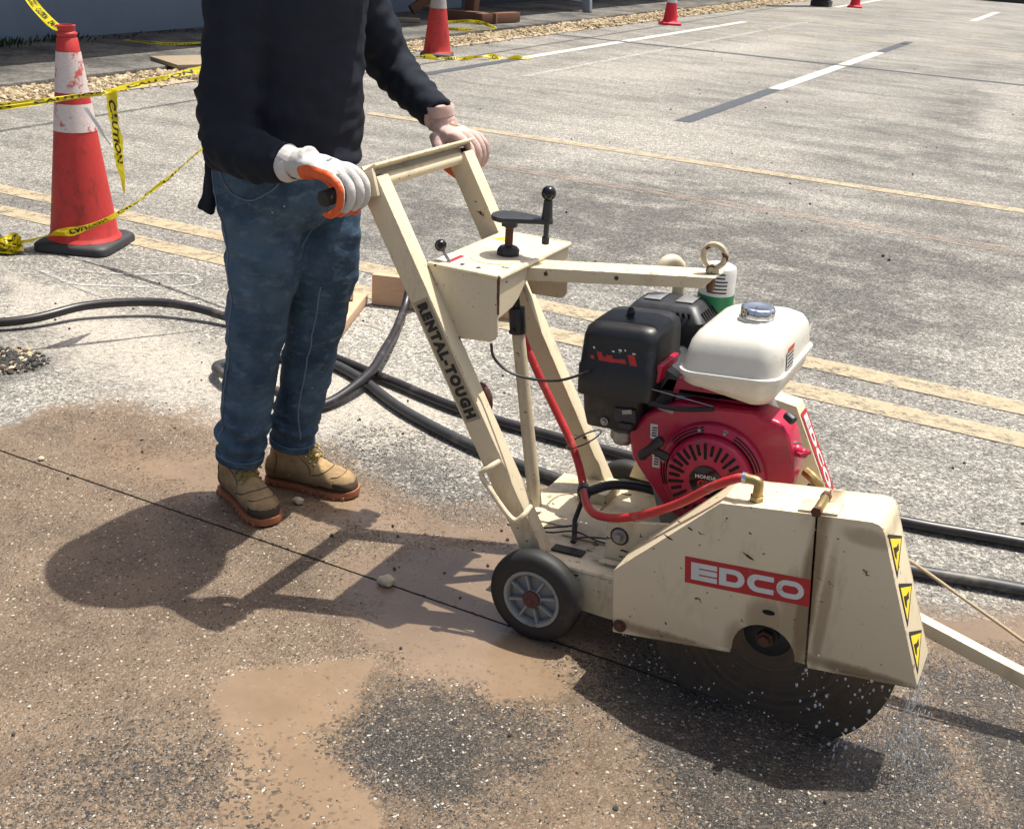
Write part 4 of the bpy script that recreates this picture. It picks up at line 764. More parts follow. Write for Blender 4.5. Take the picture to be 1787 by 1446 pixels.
for g0, g1 in ((20, 68), (105, 148), (-20, 8), (170, 205)):
    for rr3 in (.0975, .1035, .1095):
        mb = MB(); yy = .173-.0195 if rr3 < .1 else (.173-.0185 if rr3 < .106 else .173-.0165)
        mb.tube([ringpt(rr3, R(g0+(g1-g0)*i/12), yy-.0008) for i in range(13)], .0015, 6); mb.build('cooling_groove', M['dark_void'], rcl)
for a in (70, 165, -8, 100): bolt(ringpt(.105, R(a+10), .173-.016), .0042, .006, (0, -1, 0), 'bolt', M['grey_metal'], rcl)
mb = MB(); mb.lathe([(.036, .046), (.036, .0495), (.033, .0505), (.001, .0505)], (rc.x, .173, rc.z), (0, -1, 0), 40); em = mb.build('emblem_disc', M['ball_black'], rcl)
ye = .173-.0512; mb = MB(); text_on(mb, 'HONDA', (rc.x, ye, rc.z+.012), (1, 0, .096), (-.096, 0, 1), .046, .0085, .03, .0004); mb.build('lettering', M['white_print'], em, smooth=False)
mb = MB(); text_on(mb, 'GX', (rc.x, ye, rc.z-.004), (1, 0, .096), (-.096, 0, 1), .034, .017, .05, .0004); mb.build('lettering', M['red_print'], em, smooth=False)
mb = MB(); text_on(mb, '390', (rc.x, ye, rc.z-.022), (1, 0, .096), (-.096, 0, 1), .026, .008, .03, .0004); mb.build('lettering', M['white_print'], em, smooth=False)
# starter handle
mb = MB(); a = Vector((-.352, .118, .438)); b = Vector((-.308, .118, .492)); mb.tube([a, a.lerp(b, .1), a.lerp(b, .5), a.lerp(b, .9), b], [.008, .0115, .0095, .0115, .008], 12); ph = mb.build('starter_handle', M['black_plastic'], SAW)
mb = MB(); mb.tube([a.lerp(b, .5), Vector((-.296, .130, .448))], [.0085, .010], 12); mb.build('handle_stem', M['black_plastic'], ph)
mb = MB(); quad(mb, (-.345, .1712, .480), (1, 0, .096), (-.096, 0, 1), .017, .034); mb.build('sticker', M['label_white'], shr, smooth=False); mb = MB(); quad(mb, (-.333, .1712, .415), (1, 0, .096), (-.096, 0, 1), .017, .034); mb.build('sticker', M['label_white'], shr, smooth=False)
for cz_ in (.480, .415):
    mb = MB()
    for i in range(4): quad(mb, (-.345+(.012 if cz_ < .45 else 0)+.001, .1706, cz_-.009+.006*i), (1, 0, .096), (-.096, 0, 1), .011, .003)
    mb.build('sticker_print', M['black_print'], shr, smooth=False)
mb = MB(); mb.obox((-.325, .1708, .536), .036, .002, .008, (1, 0, -.12)); mb.build('throttle_mark', M['grey_metal'], shr, bevel=.001)
mb = MB(); mb.lathe([(.018, 0), (.018, .006)], (-.052, .20, .505), (.8, -.6, .1), 16); mb.build('oil_switch_ring', M['grey_metal'], SAW)
mb = MB(); mb.lathe([(.014, .004), (.014, .012), (.011, .016), (.011, .03), (.008, .034)], (-.052, .20, .505), (.8, -.5, .1), 14); mb.obox((-.028, .184, .509), .012, .03, .008, (.8, -.5, .1)); mb.build('engine_switch', M['red'], SAW, bevel=.001)
mb = MB(); mb.tube(cr([(-.03, .25, .44), (-.012, .24, .435), (.01, .24, .42)], 4), .011, 10); mb.build('drain_fitting', M['brass'], SAW)
mb = MB(); mb.obox((.0, .24, .405), .045, .02, .014, (1, 0, -.3)); mb.build('drain_handle', M['black_metal'], SAW, bevel=.003)
# fuel tank
tx, ty = -.195, .277; zs = lambda x: .652+.098*(x+.195)
prof = [(-.060, .070, .108, .03), (-.055, .088, .131, .035), (-.034, .0985, .143, .04), (-.006, .1015, .1465, .04), (-.0045, .108, .153, .042), (.0045, .108, .153, .042), (.006, .1015, .1465, .04), (.035, .0985, .142, .04), (.060, .094, .135, .04), (.076, .085, .124, .04), (.086, .070, .106, .04), (.090, .045, .08, .04)]
mb = MB(); rings_ = []
for dzv, hx, hy, r in prof:
    ring = rrect_ring(tx, ty, .652+dzv, hx, hy, r, 6, .098, tx)
    if dzv < -.01: ring = [Vector((p.x, p.y, p.z+(.022*max(0, min(1, (-.17-p.x)/.05)) if dzv < -.04 else .010*max(0, min(1, (-.17-p.x)/.05))))) for p in ring]
    rings_.append(ring)
mb.rings(rings_); tank = mb.build('fuel_tank', M['tank'], SAW, ang=50)
# moulded creases on the top
for sx in (-1, 1):
    mb = MB(); mb.tube([(tx+sx*.018, ty-.138, .700), (tx+sx*.030, ty-.110, .736), (tx+sx*.045, ty-.05, .746)], [.004, .010, .004], 8)
mbc = MB(); zc = .742; n = 40; rr_ = []
for h, r in ((-.002, .037), (.004, .038), (.006, .034)): rr_.append([Vector((tx+.012+r*math.cos(2*PI*j/n), ty-.015+r*math.sin(2*PI*j/n), zc+h)) for j in range(n)])
mbc.rings(rr_); mbc.build('filler_ring', M['tank'], tank)
mbc = MB(); rr_ = []
for h, r, wv in ((.006, .032, 0), (.008, .034, 1), (.024, .034, 1), (.028, .031, 1), (.029, .026, 0), (.027, .022, 0)): rr_.append([Vector((tx+.012+(r+wv*.0022*abs(math.cos(5*2*PI*j/80)))*math.cos(2*PI*j/80), ty-.015+(r+wv*.0022*abs(math.cos(5*2*PI*j/80)))*math.sin(2*PI*j/80), zc+h)) for j in range(80)])
mbc.rings(rr_); mbc.build('fuel_cap', M['chrome'], tank, ang=50)
mb = MB(); c = Vector((tx+.1008, ty-.055, .690)); lu = Vector((0, 1, 0)); lv_ = Vector((-.09, 0, 1)); quad(mb, c, lu, lv_, .05, .05, .0006); lb = mb.build('tank_label', M['label_white'], tank, smooth=False)
mb = MB(); quad(mb, c+lv_.normalized()*.021, lu, lv_, .05, .010, .0012); mb.build('label_header', simple('label_orange', (.55, .06, .02)), lb, smooth=False)
mb = MB()
for i in range(5): quad(mb, c+lv_.normalized()*(.010-.008*i), lu, lv_, .044, .003, .0012)
mb.build('label_text', M['black_print'], lb, smooth=False)
mb = MB(); mb.prism([EX(-.10, .165), EX(.075, .165), EX(.075, .150), EX(-.10, .150)], .20, .38); mb.tube([(-.075, .18, .585), (-.055, .17, .578)], .010, 8); mb.build('tank_bracket', M['black_metal'], SAW, bevel=.003)
# cylinder head cover, carburettor area
mb = MB(); mb.prism([(-.44, .50), (-.33, .51), (-.31, .60), (-.36, .62), (-.43, .60)], .20, .40); mb.build('cylinder_head', M['black_metal'], SAW, bevel=.006)
mb = MB(); mb.prism([(-.40, .585), (-.345, .592), (-.34, .632), (-.395, .628)], .165, .27); mb.build('red_shield', M['red'], SAW, bevel=.005)
mb = MB(); mb.prism([(-.36, .56), (-.16, .575), (-.17, .61), (-.34, .60)], .20, .30); mb.build('top_shroud', M['red'], SAW, bevel=.006)
mb = MB(); mb.tube(cr([(-.40, .16, .555), (-.34, .155, .548), (-.28, .158, .552), (-.22, .165, .566)], 5), .0055, 8); mb.build('fuel_line', M['hose_black'], SAW)
mb = MB(); mb.tube([(-.395, .150, .585), (-.22, .155, .575)], .0013, 6); mb.lathe([(.007, -.003), (.007, .003)], (-.398, .150, .587), (0, 1, 0), 12); mb.build('throttle_rod', M['grey_metal'], SAW)
# air cleaner
mb = MB(); ax_, ay_ = -.438, .232
pr = [(-.075, .082, .088, .02), (-.073, .087, .092, .022), (-.008, .0885, .094, .024), (-.004, .0860, .0915, .024), (.056, .0840, .0885, .026), (.074, .0800, .0845, .028), (.084, .070, .074, .028), (.0885, .045, .048, .02)]
mb.rings([rrect_ring(ax_, ay_, .618+h, hx, hy, r, 5, .09, ax_) for h, hx, hy, r in pr]); ac = mb.build('air_cleaner', M['black_plastic'], SAW, ang=50)
mb = MB(); mb.lathe([(.012, 0), (.0125, .003), (.0085, .006), (.0095, .012), (.007, .020), (.003, .023)], (-.445, .225, .702), (0, 0, 1), 12); mb.build('wing_nut', M['black_plastic'], ac)
mb = MB(); rndd = random.Random(5)
for i, (a_, w_, h_) in enumerate(((-.012, .008, .010), (.006, .012, .022), (.018, .012, .010), (.028, .014, .016), (.044, .016, .008), (.058, .012, .010), (.078, .016, .024))): quad(mb, (-.478+a_, .1418, .624+.09*a_+h_*.35), (1, 0, .09), (-.35, 0, 1), w_, h_, .0006+.0001*i)
mb.build('torn_red_print', M['red_print'], ac, smooth=False); mb = MB()
for i in range(7): quad(mb, (-.478+rndd.uniform(-.012, .085), .1430, .652+rndd.uniform(-.006, .006)), (1, 0, .09), (-.3, 0, 1), rndd.uniform(.003, .008), rndd.uniform(.003, .005), .0008)
mb.build('torn_white_print', M['white_print'], ac, smooth=False)
mb = MB(); mb.rings([rrect_ring(-.443, .225, z, hx, hy, .02, 4, .09, -.44) for z, hx, hy in ((.462, .050, .055), (.468, .058, .07), (.50, .065, .076), (.545, .070, .078))]); cb = mb.build('carburettor_cover', M['black_plastic'], SAW, ang=50)
mb = MB(); mb.obox((-.405, .148, .512), .05, .012, .03, (1, 0, .1)); mb.obox((-.40, .146, .49), .03, .016, .012, (1, 0, .1)); mb.build('choke_lever', M['black_metal'], cb, bevel=.003)
bolt((-.452, .148, .485), .0055, .007, (0, -1, 0), 'bolt', M['grey_metal'], cb); mb = MB(); mb.obox((-.40, .142, .522), .022, .003, .010, (1, 0, .3)); mb.build('choke_tab', M['grey_metal'], cb, bevel=.001)
mb = MB(); mb.lathe([(.028, 0), (.028, .02), (.02, .03)], (-.425, .20, .435), (0, 0, 1), 16); mb.lathe([(.02, -.012), (.022, 0)], (-.425, .20, .435), (0, 0, 1), 16); mb.build('fuel_bowl', M['grey_metal'], cb)
# muffler shield with louvres
mx, my = -.425, .43; mb = MB()
mb.rings([rrect_ring(mx, my, .632+h, hx, hy, .02, 4, .09, mx) for h, hx, hy in ((-.05, .096, .070), (.0, .100, .072), (.030, .100, .070), (.060, .075, .05), (.064, .065, .042))]); mf = mb.build('muffler_shield', M['black_metal'], SAW, ang=30)
for i in range(11): mb = MB(); mb.obox((mx-.065+.013*i, my-.0635, .678+.09*(-.065+.013*i)), .006, .004, .020, (1, 0, .09), (0, .8, .6)); mb.build('louvre', M['dark_void'], mf)
for i in range(6): mb = MB(); mb.obox((mx+.0925, my-.04+.014*i, .680), .004, .007, .022, (1, 0, .8)); mb.build('louvre', M['dark_void'], mf)
for s in (-1, 1): mb = MB(); mb.obox((mx+s*.038, my, .6985+.09*s*.038), .04, .06, .002, (1, 0, .09)); mb.build('heat_label', M['grey_metal'], mf, bevel=.0008)
# water hoses and wires of the saw
mb = MB(); mb.tube(cr([(-.785, .31, .76), (-.775, .305, .68), (-.742, .305, .585), (-.695, .308, .495), (-.645, .31, .415), (-.592, .30, .345), (-.555, .28, .295), (-.520, .24, .255)], 6), .0095, 12); h1 = mb.build('water_hose', M['hose_red'], SAW)
mb = MB(); mb.tube(cr([(-.505, .20, .275), (-.470, .14, .278), (-.430, .10, .284), (-.37, .07, .308), (-.30, .045, .350), (-.22, .010, .415), (-.15, -.02, .485), (-.105, -.028, .518), (-.082, -.030, .526)], 6), .0092, 12); h2 = mb.build('water_hose', M['hose_red'], SAW)
mb = MB(); mb.tube([(-.525, .245, .262), (-.500, .195, .270)], .014, 10); mb.lathe([(.016, -.006), (.016, .006)], (-.513, .22, .266), (.45, -.9, .1), 12); mb.tube([(-.513, .22, .25), (-.505, .16, .22), (-.485, .12, .19)], .006, 8); mb.build('hose_tee', M['black_metal'], h1)
mb = MB(); mb.tube(cr([(-.50, .22, .27), (-.46, .25, .285), (-.40, .27, .29), (-.33, .28, .285)], 5), .011, 12); mb.build('water_hose', M['hose_black'], SAW)
mb = MB(); mb.lathe([(.0125, -.004), (.0125, .004)], (-.088, -.030, .525), (1, 0, .1), 14); mb.build('hose_clamp', M['chrome'], h2)
mb = MB(); mb.tube(cr([(-.084, -.030, .525), (-.066, -.030, .525), (-.060, -.030, .518), (-.060, -.030, .490)], 4), .0098, 12); mb.lathe([(.014, 0), (.014, .008), (.011, .010)], (-.060, -.030, .487), (0, 0, 1), 6); mb.build('hose_elbow', M['brass'], rg)
mb = MB(); mb.tube(cr([(-.698, .072, .632), (-.69, .075, .60), (-.655, .08, .575), (-.60, .09, .567), (-.54, .10, .576), (-.49, .13, .598)], 6), .0032, 8); mb.build('throttle_cable', M['hose_black'], SAW)
mb = MB(); mb.tube(cr([(-.62, .13, .185), (-.57, .14, .19), (-.51, .16, .205), (-.49, .14, .225), (-.485, .12, .205), (-.475, .10, .20), (-.48, .09, .208), (-.45, .10, .222), (-.38, .11, .230), (-.30, .09, .235), (-.22, .05, .24)], 5), .0022, 7); mb.build('kill_wire', M['hose_black'], SAW)
mb = MB(); mb.tube(cr([(-.62, .12, .183), (-.55, .13, .189), (-.49, .13, .21), (-.42, .11, .215), (-.35, .10, .226), (-.25, .06, .232)], 5), .002, 7); mb.build('kill_wire', M['hose_black'], SAW)
mb = MB(); mb.tube([Vector((-.575, .345, .335))+Vector((math.cos(a)*.035, math.sin(a)*.06, math.cos(a)*.018)) for a in np.linspace(0, 2*PI, 25)], .002, 6); mb.build('cable_tie', M['hose_black'], SAW)
mb = MB(); mb.tube([Vector((-.727, .085, .487))+Vector((math.cos(a)*.024, 0, math.sin(a)*.036)) for a in np.linspace(-1.2, 1.6, 12)], .010, 10); mb.build('rubber_bumper', M['hub_rust'], SAW)
# bottle tucked behind the engine
bt_ = empty('spray_bottle', (-.345, .50, .545), 'white plastic bottle with green lower half standing behind the engine', 'bottle')
mb = MB(); mb.lathe([(.036, 0), (.040, .006), (.041, .12), (.041, .215), (.038, .226), (.030, .230), (.012, .231)], (-.345, .50, .545), (0, 0, 1), 28); mb.build('bottle_body', M['label_white'], bt_)
mb = MB(); mb.lathe([(.0415, .008), (.0420, .012), (.0420, .160), (.0415, .164)], (-.345, .50, .545), (0, 0, 1), 28, cap=False); mb.build('green_wrap', M['green'], bt_)
mb = MB()
for i in range(6):
    z = .545+.172+.0085*i; w_ = .055 if i < 4 else .04
    mb.add([Vector((-.345+.0418*math.sin(a), .50-.0418*math.cos(a), z+d)) for d in (0, .0035) for a in np.linspace(-w_/.0418/2+.4, w_/.0418/2+.2, 7)], [(j, j+1, 8+j, 7+j) for j in range(6)])
mb.build('label_print', M['black_print'], bt_, smooth=False)
mb = MB(); mb.prism([(-.50, .20), (-.28, .20), (-.28, .542), (-.40, .542)], .478, .528); mb.build('rear_cover', M['cream'], SAW, bevel=.004)
# rope tied to the pointer
mb = MB(); mb.tube(cr([(.13, .15, .36), (.20, .24, .31), (.33, .24, .255), (.46, .24, .197), (.62, .24, .12)], 8), .0035, 8); tag(mb.build('rope', M['rope']), 'thin tan rope running forward from the blade guard above the pointer arm', 'rope')
# ------------------------------------------------------------------ the worker
MAN = empty('person', (-1.40, .21, 0), 'person in navy long-sleeved shirt, jeans and tan boots, gripping the saw handles', 'person')
def limb(mb, pts, rad, n=28, sub=10, wr=None, e=1.0, m=0):
    P = cr(pts, sub); fr = frames(P); N = len(P); K = len(pts)-1; rr = []
    for i, (p, u, v, t) in enumerate(fr):
        s = i/(N-1)*K; j = min(int(s), K-1); f = s-j; f = f*f*(3-2*f); r = rad[j]*(1-f)+rad[j+1]*f
        rr.append([p+(u*math.cos(a)*e+v*math.sin(a))*(r*(1+(wr(i/(N-1), a) if wr else 0))) for a in (2*PI*q/n for q in range(n))])
    mb.rings(rr, m=m)
def loft(mb, secs, n=48, ex=2.3, wr=None):
    rr = []
    P = [Vector((s[0], s[1], s[2])) for s in secs]; C = cr(P, 6); A_ = cr([Vector((s[3], s[4], 0)) for s in secs], 6)
    for i, (c, ab) in enumerate(zip(C, A_)):
        ring = []
        for q in range(n):
            a = 2*PI*q/n; ca, sa = math.cos(a), math.sin(a); k_ = 1+(wr(i/(len(C)-1), a, c.z) if wr else 0)
            ring.append(Vector((c.x+ab.x*k_*math.copysign(abs(ca)**(2/ex), ca), c.y+ab.y*k_*math.copysign(abs(sa)**(2/ex), sa), c.z)))
        rr.append(ring)
    mb.rings(rr)
# body underneath: one continuous figure
mb = MB()
loft(mb, [(-1.365, .22, .80, .12, .15), (-1.36, .22, .95, .125, .155), (-1.345, .22, 1.10, .125, .16), (-1.335, .22, 1.25, .12, .175), (-1.325, .22, 1.36, .09, .17), (-1.30, .22, 1.43, .055, .06)])
limb(mb, [(-1.30, .22, 1.36), (-1.275, .22, 1.46), (-1.255, .22, 1.52)], [.06, .055, .055])
mb.sphere((-1.225, .22, 1.595), (.098, .076, .115), 24, 16); mb.sphere((-1.128, .22, 1.57), (.016, .013, .022)); mb.sphere((-1.155, .22, 1.515), (.035, .045, .03))
for s in (-1, 1): mb.sphere((-1.235, .22+s*.078, 1.59), (.018, .008, .03))
RS, RE, RW = (-1.325, .03, 1.345), (-1.334, -.003, 1.025), (-1.12, -.042, .972)
LS, LE, LW = (-1.315, .415, 1.345), (-1.275, .545, 1.125), (-1.085, .49, 1.008)
limb(mb, [(-1.32, .10, 1.33), RS, (-1.34, .01, 1.18), RE], [.045, .042, .034, .028]); limb(mb, [RE, (-1.30, -.02, .990), (-1.22, -.033, .975), RW, (-1.07, -.040, .966)], [.028, .030, .026, .020, .017]); limb(mb, [(-1.31, .34, 1.33), LS, (-1.295, .48, 1.23), LE], [.045, .042, .034, .028]); limb(mb, [LE, (-1.22, .528, 1.085), LW, (-1.04, .49, .985)], [.028, .028, .020, .017])
RL = [(-1.362, .135, .84), (-1.356, .135, .703), (-1.378, .135, .554), (-1.402, .135, .428), (-1.424, .135, .298), (-1.442, .135, .205), (-1.454, .135, .140)]
LL = [(-1.318, .300, .84), (-1.296, .295, .68), (-1.315, .29, .526), (-1.343, .29, .394), (-1.374, .29, .257), (-1.392, .29, .195), (-1.403, .29, .135)]
limb(mb, RL+[(-1.43, .12, .04)], [.075, .072, .055, .05, .045, .035, .032, .03]); limb(mb, LL+[(-1.36, .295, .04)], [.075, .072, .055, .05, .045, .035, .032, .03])
body = finish(remesh(mb, .010, 4), 'body', M['skin'], MAN)
for s in (-1, 1): mb = MB(); mb.sphere((-1.137, .22+s*.030, 1.595), (.008, .012, .008)); mb.build('eye', M['ball_black'], body)
mb = MB(); mb.sphere((-1.122, .22, 1.535), (.006, .022, .005)); mb.build('mouth', M['glove_pink'], body)
mb = MB(); mb.sphere((-1.240, .22, 1.615), (.098, .080, .112), 24, 16); mb.build('hair', M['hair'], MAN)
mb = MB(); hc = (-1.232, .22, 1.625); mb.lathe([(.205, -.012), (.203, -.006), (.17, .004), (.122, .014), (.118, .05), (.105, .085), (.075, .112), (.035, .124), (.002, .127)], hc, (.12, 0, 1), 36, cap=False); mb.tube([(-1.12, .22, 1.66), (-1.16, .22, 1.73), (-1.23, .22, 1.762), (-1.32, .22, 1.73)], .010, 8); mb.build('hard_hat', M['helmet'], MAN)
# jeans
def legw(side):
    def w_(t, a):
        k_ = .018*math.sin(9*t*PI+2*math.sin(a+side))+.02*math.sin(17*t*PI+3*math.sin(a+2*side))*(1 if t < .2 else .4)
        if t > .70: k_ += (.11*math.sin((t-.70)*PI*15+1.3*math.sin(a+side))*min(1, (t-.70)/.06)*(1.0 if t < .94 else .3))
        if .36 < t < .56: k_ += .025*math.sin((t-.36)*PI*20+2*math.cos(a))*max(0, math.cos(a+.5+side))
        return k_
    return w_
mb = MB(); rz = [.102, .093, .076, .069, .064, .066, .058]
limb(mb, RL, rz, 36, 14, legw(0)); limb(mb, LL, [.100, .091, .0755, .068, .063, .064, .057], 36, 14, legw(2))
loft(mb, [(-1.352, .218, .765, .105, .150), (-1.350, .218, .81, .140, .178), (-1.352, .218, .86, .150, .186), (-1.350, .218, .90, .148, .184), (-1.348, .218, .945, .146, .182)])
jm = remesh(mb, .007, 4)
def jd(c):
    v = Vector(c); d = .0045*noise.noise(v*12)+.0035*noise.noise(Vector((v.x*10, v.y*10, v.z*36)))
    if .60 < v.z < .84: d += .006*noise.noise(Vector((v.x*9+v.z*16, v.y*9, v.z*22-v.x*14)))
    if .40 < v.z < .52: d += .0045*noise.noise(Vector((v.x*20, v.y*20, v.z*34)))
    return d
displace(jm, jd); jeans = finish(jm, 'jeans', M['denim'], MAN)
def ringc(path, rad, s):   # hem rings
    pass
for L_, r in ((RL, .0605), (LL, .0595)):
    e = Vector(L_[-1]); d = (e-Vector(L_[-2])).normalized(); mb = MB(); mb.lathe([(r*.97, -.012), (r*1.035, -.009), (r*1.045, 0), (r*1.03, .010), (r*.93, .011), (r*.9, -.01)], e, d, 32, cap=False); hm = mb.build('hem', M['denim'], jeans)
    mb = MB(); mb.tube([e-d*.010+(d.orthogonal().normalized()*math.cos(a)+d.cross(d.orthogonal().normalized())*math.sin(a))*r*1.045 for a in np.linspace(0, 2*PI, 33)], .0010, 6); mb.build('hem_stitch', M['stitch'], jeans)
from mathutils.bvhtree import BVHTree
def snap(mesh, pts, frm, off=.0015):
    bv = BVHTree.FromPolygons([v.co.copy() for v in mesh.vertices], [tuple(p.vertices) for p in mesh.polygons]); out = []
    for p in pts:
        p = Vector(p); h = bv.find_nearest(p)
        out.append(h[0]+h[1]*off)
    return out
CAM = Vector((-.55, -2.0, 1.0))
def seam(pts, r, name, mat, n=10): mb = MB(); mb.tube(snap(jm, cr(pts, n), CAM), r, 6); return mb.build(name, mat, jeans)
seam([(-1.44, .05, .90), (-1.41, .03, .76), (-1.405, .04, .62), (-1.42, .05, .50), (-1.44, .06, .38), (-1.46, .065, .28), (-1.47, .07, .21)], .0016, 'side_seam', M['stitch'], 14)
seam([(-1.26, .23, .62), (-1.285, .235, .50), (-1.315, .24, .38), (-1.345, .245, .26), (-1.34, .245, .16)], .0020, 'inseam', M['stitch'], 14)
seam([(-1.40, .02, .905), (-1.375, .01, .868), (-1.33, .00, .852), (-1.285, .02, .858), (-1.25, .05, .885), (-1.235, .07, .92)], .0016, 'pocket_stitch', M['stitch'])
seam([(-1.40, .02, .925), (-1.33, .00, .912), (-1.25, .05, .905)], .0013, 'pocket_stitch', M['stitch'])
seam([(-1.19, .20, .86), (-1.20, .19, .80), (-1.22, .18, .75), (-1.25, .17, .72)], .0010, 'fly_stitch', M['stitch'])
mb = MB(); p_ = snap(jm, [(-1.375, .01, .872)], CAM, .001)[0]; mb.sphere(p_, .0032, 8, 6); mb.build('rivet', M['copper'], jeans); mb = MB(); p_ = snap(jm, [(-1.40, .02, .915)], CAM, .001)[0]; mb.sphere(p_, .0032, 8, 6); mb.build('rivet', M['copper'], jeans)
p_ = snap(jm, [(-1.318, .00, .918)], CAM, .003)[0]; mb = MB(); mb.obox(p_, .012, .004, .045, (.9, -.2, 0)); mb.build('belt_loop', M['denim'], jeans, bevel=.001)
# shirt
def tw(t, a, z): return .012*math.sin(z*70+2*math.sin(a*2))*max(0, 1-abs(z-.92)/.09)+.006*math.sin(z*30+3*a)
mb = MB(); loft(mb, [(-1.350, .218, .905, .150, .187), (-1.349, .218, .920, .162, .197), (-1.347, .218, .95, .157, .191), (-1.345, .218, 1.0, .161, .189), (-1.342, .218, 1.10, .158, .188), (-1.338, .22, 1.20, .153, .194), (-1.332, .22, 1.29, .145, .205), (-1.325, .22, 1.36, .115, .195), (-1.315, .22, 1.405, .085, .14), (-1.30, .22, 1.435, .062, .07)], 56, 2.3, tw)
def slv(f0, f1, amp, ph):
    def w_(t, a): return (amp*math.sin((t*26+.9*math.sin(a+ph))*1.9+1.2*math.cos(2*a))*(f0+(f1-f0)*t)+.02*math.sin(5*a+9*t))
    return w_
limb(mb, [(-1.32, .10, 1.335), (-1.325, .045, 1.315), (-1.328, .018, 1.20), RE], [.073, .075, .065, .062], 32, 14, slv(.3, .9, .055, 0))
limb(mb, [(-1.342, .0, 1.10), RE, (-1.31, -.018, .988), (-1.24, -.030, .973), (-1.175, -.037, .971), (-1.148, -.040, .971)], [.060, .064, .063, .053, .045, .043], 32, 14, slv(1.0, .7, .065, 1))
limb(mb, [(-1.315, .33, 1.335), (-1.312, .405, 1.315), (-1.295, .48, 1.22), LE], [.075, .076, .066, .058], 32, 14, slv(.4, .9, .060, 2))
limb(mb, [(-1.285, .51, 1.18), LE, (-1.22, .530, 1.085), (-1.17, .513, 1.055), (-1.120, .501, 1.028), (-1.096, .494, 1.015)], [.058, .059, .055, .048, .043, .0405], 32, 14, slv(.9, .9, .075, 3))
sm = remesh(mb, .007, 3)
def sd(c):
    v = Vector(c); d = .006*noise.noise(v*8)+.0035*noise.noise(Vector((v.x*18, v.y*18, v.z*42)))+.003*noise.noise(Vector((v.x*30+v.z*20, v.y*25, v.z*30-v.x*25)))
    if v.z < 1.25 and v.y > .05 and v.y < .42: d += .003*noise.noise(Vector((v.x*12+v.z*18, v.y*14, v.z*26)))
    return d
displace(sm, sd); shirt = finish(sm, 'shirt', M['shirt'], MAN)
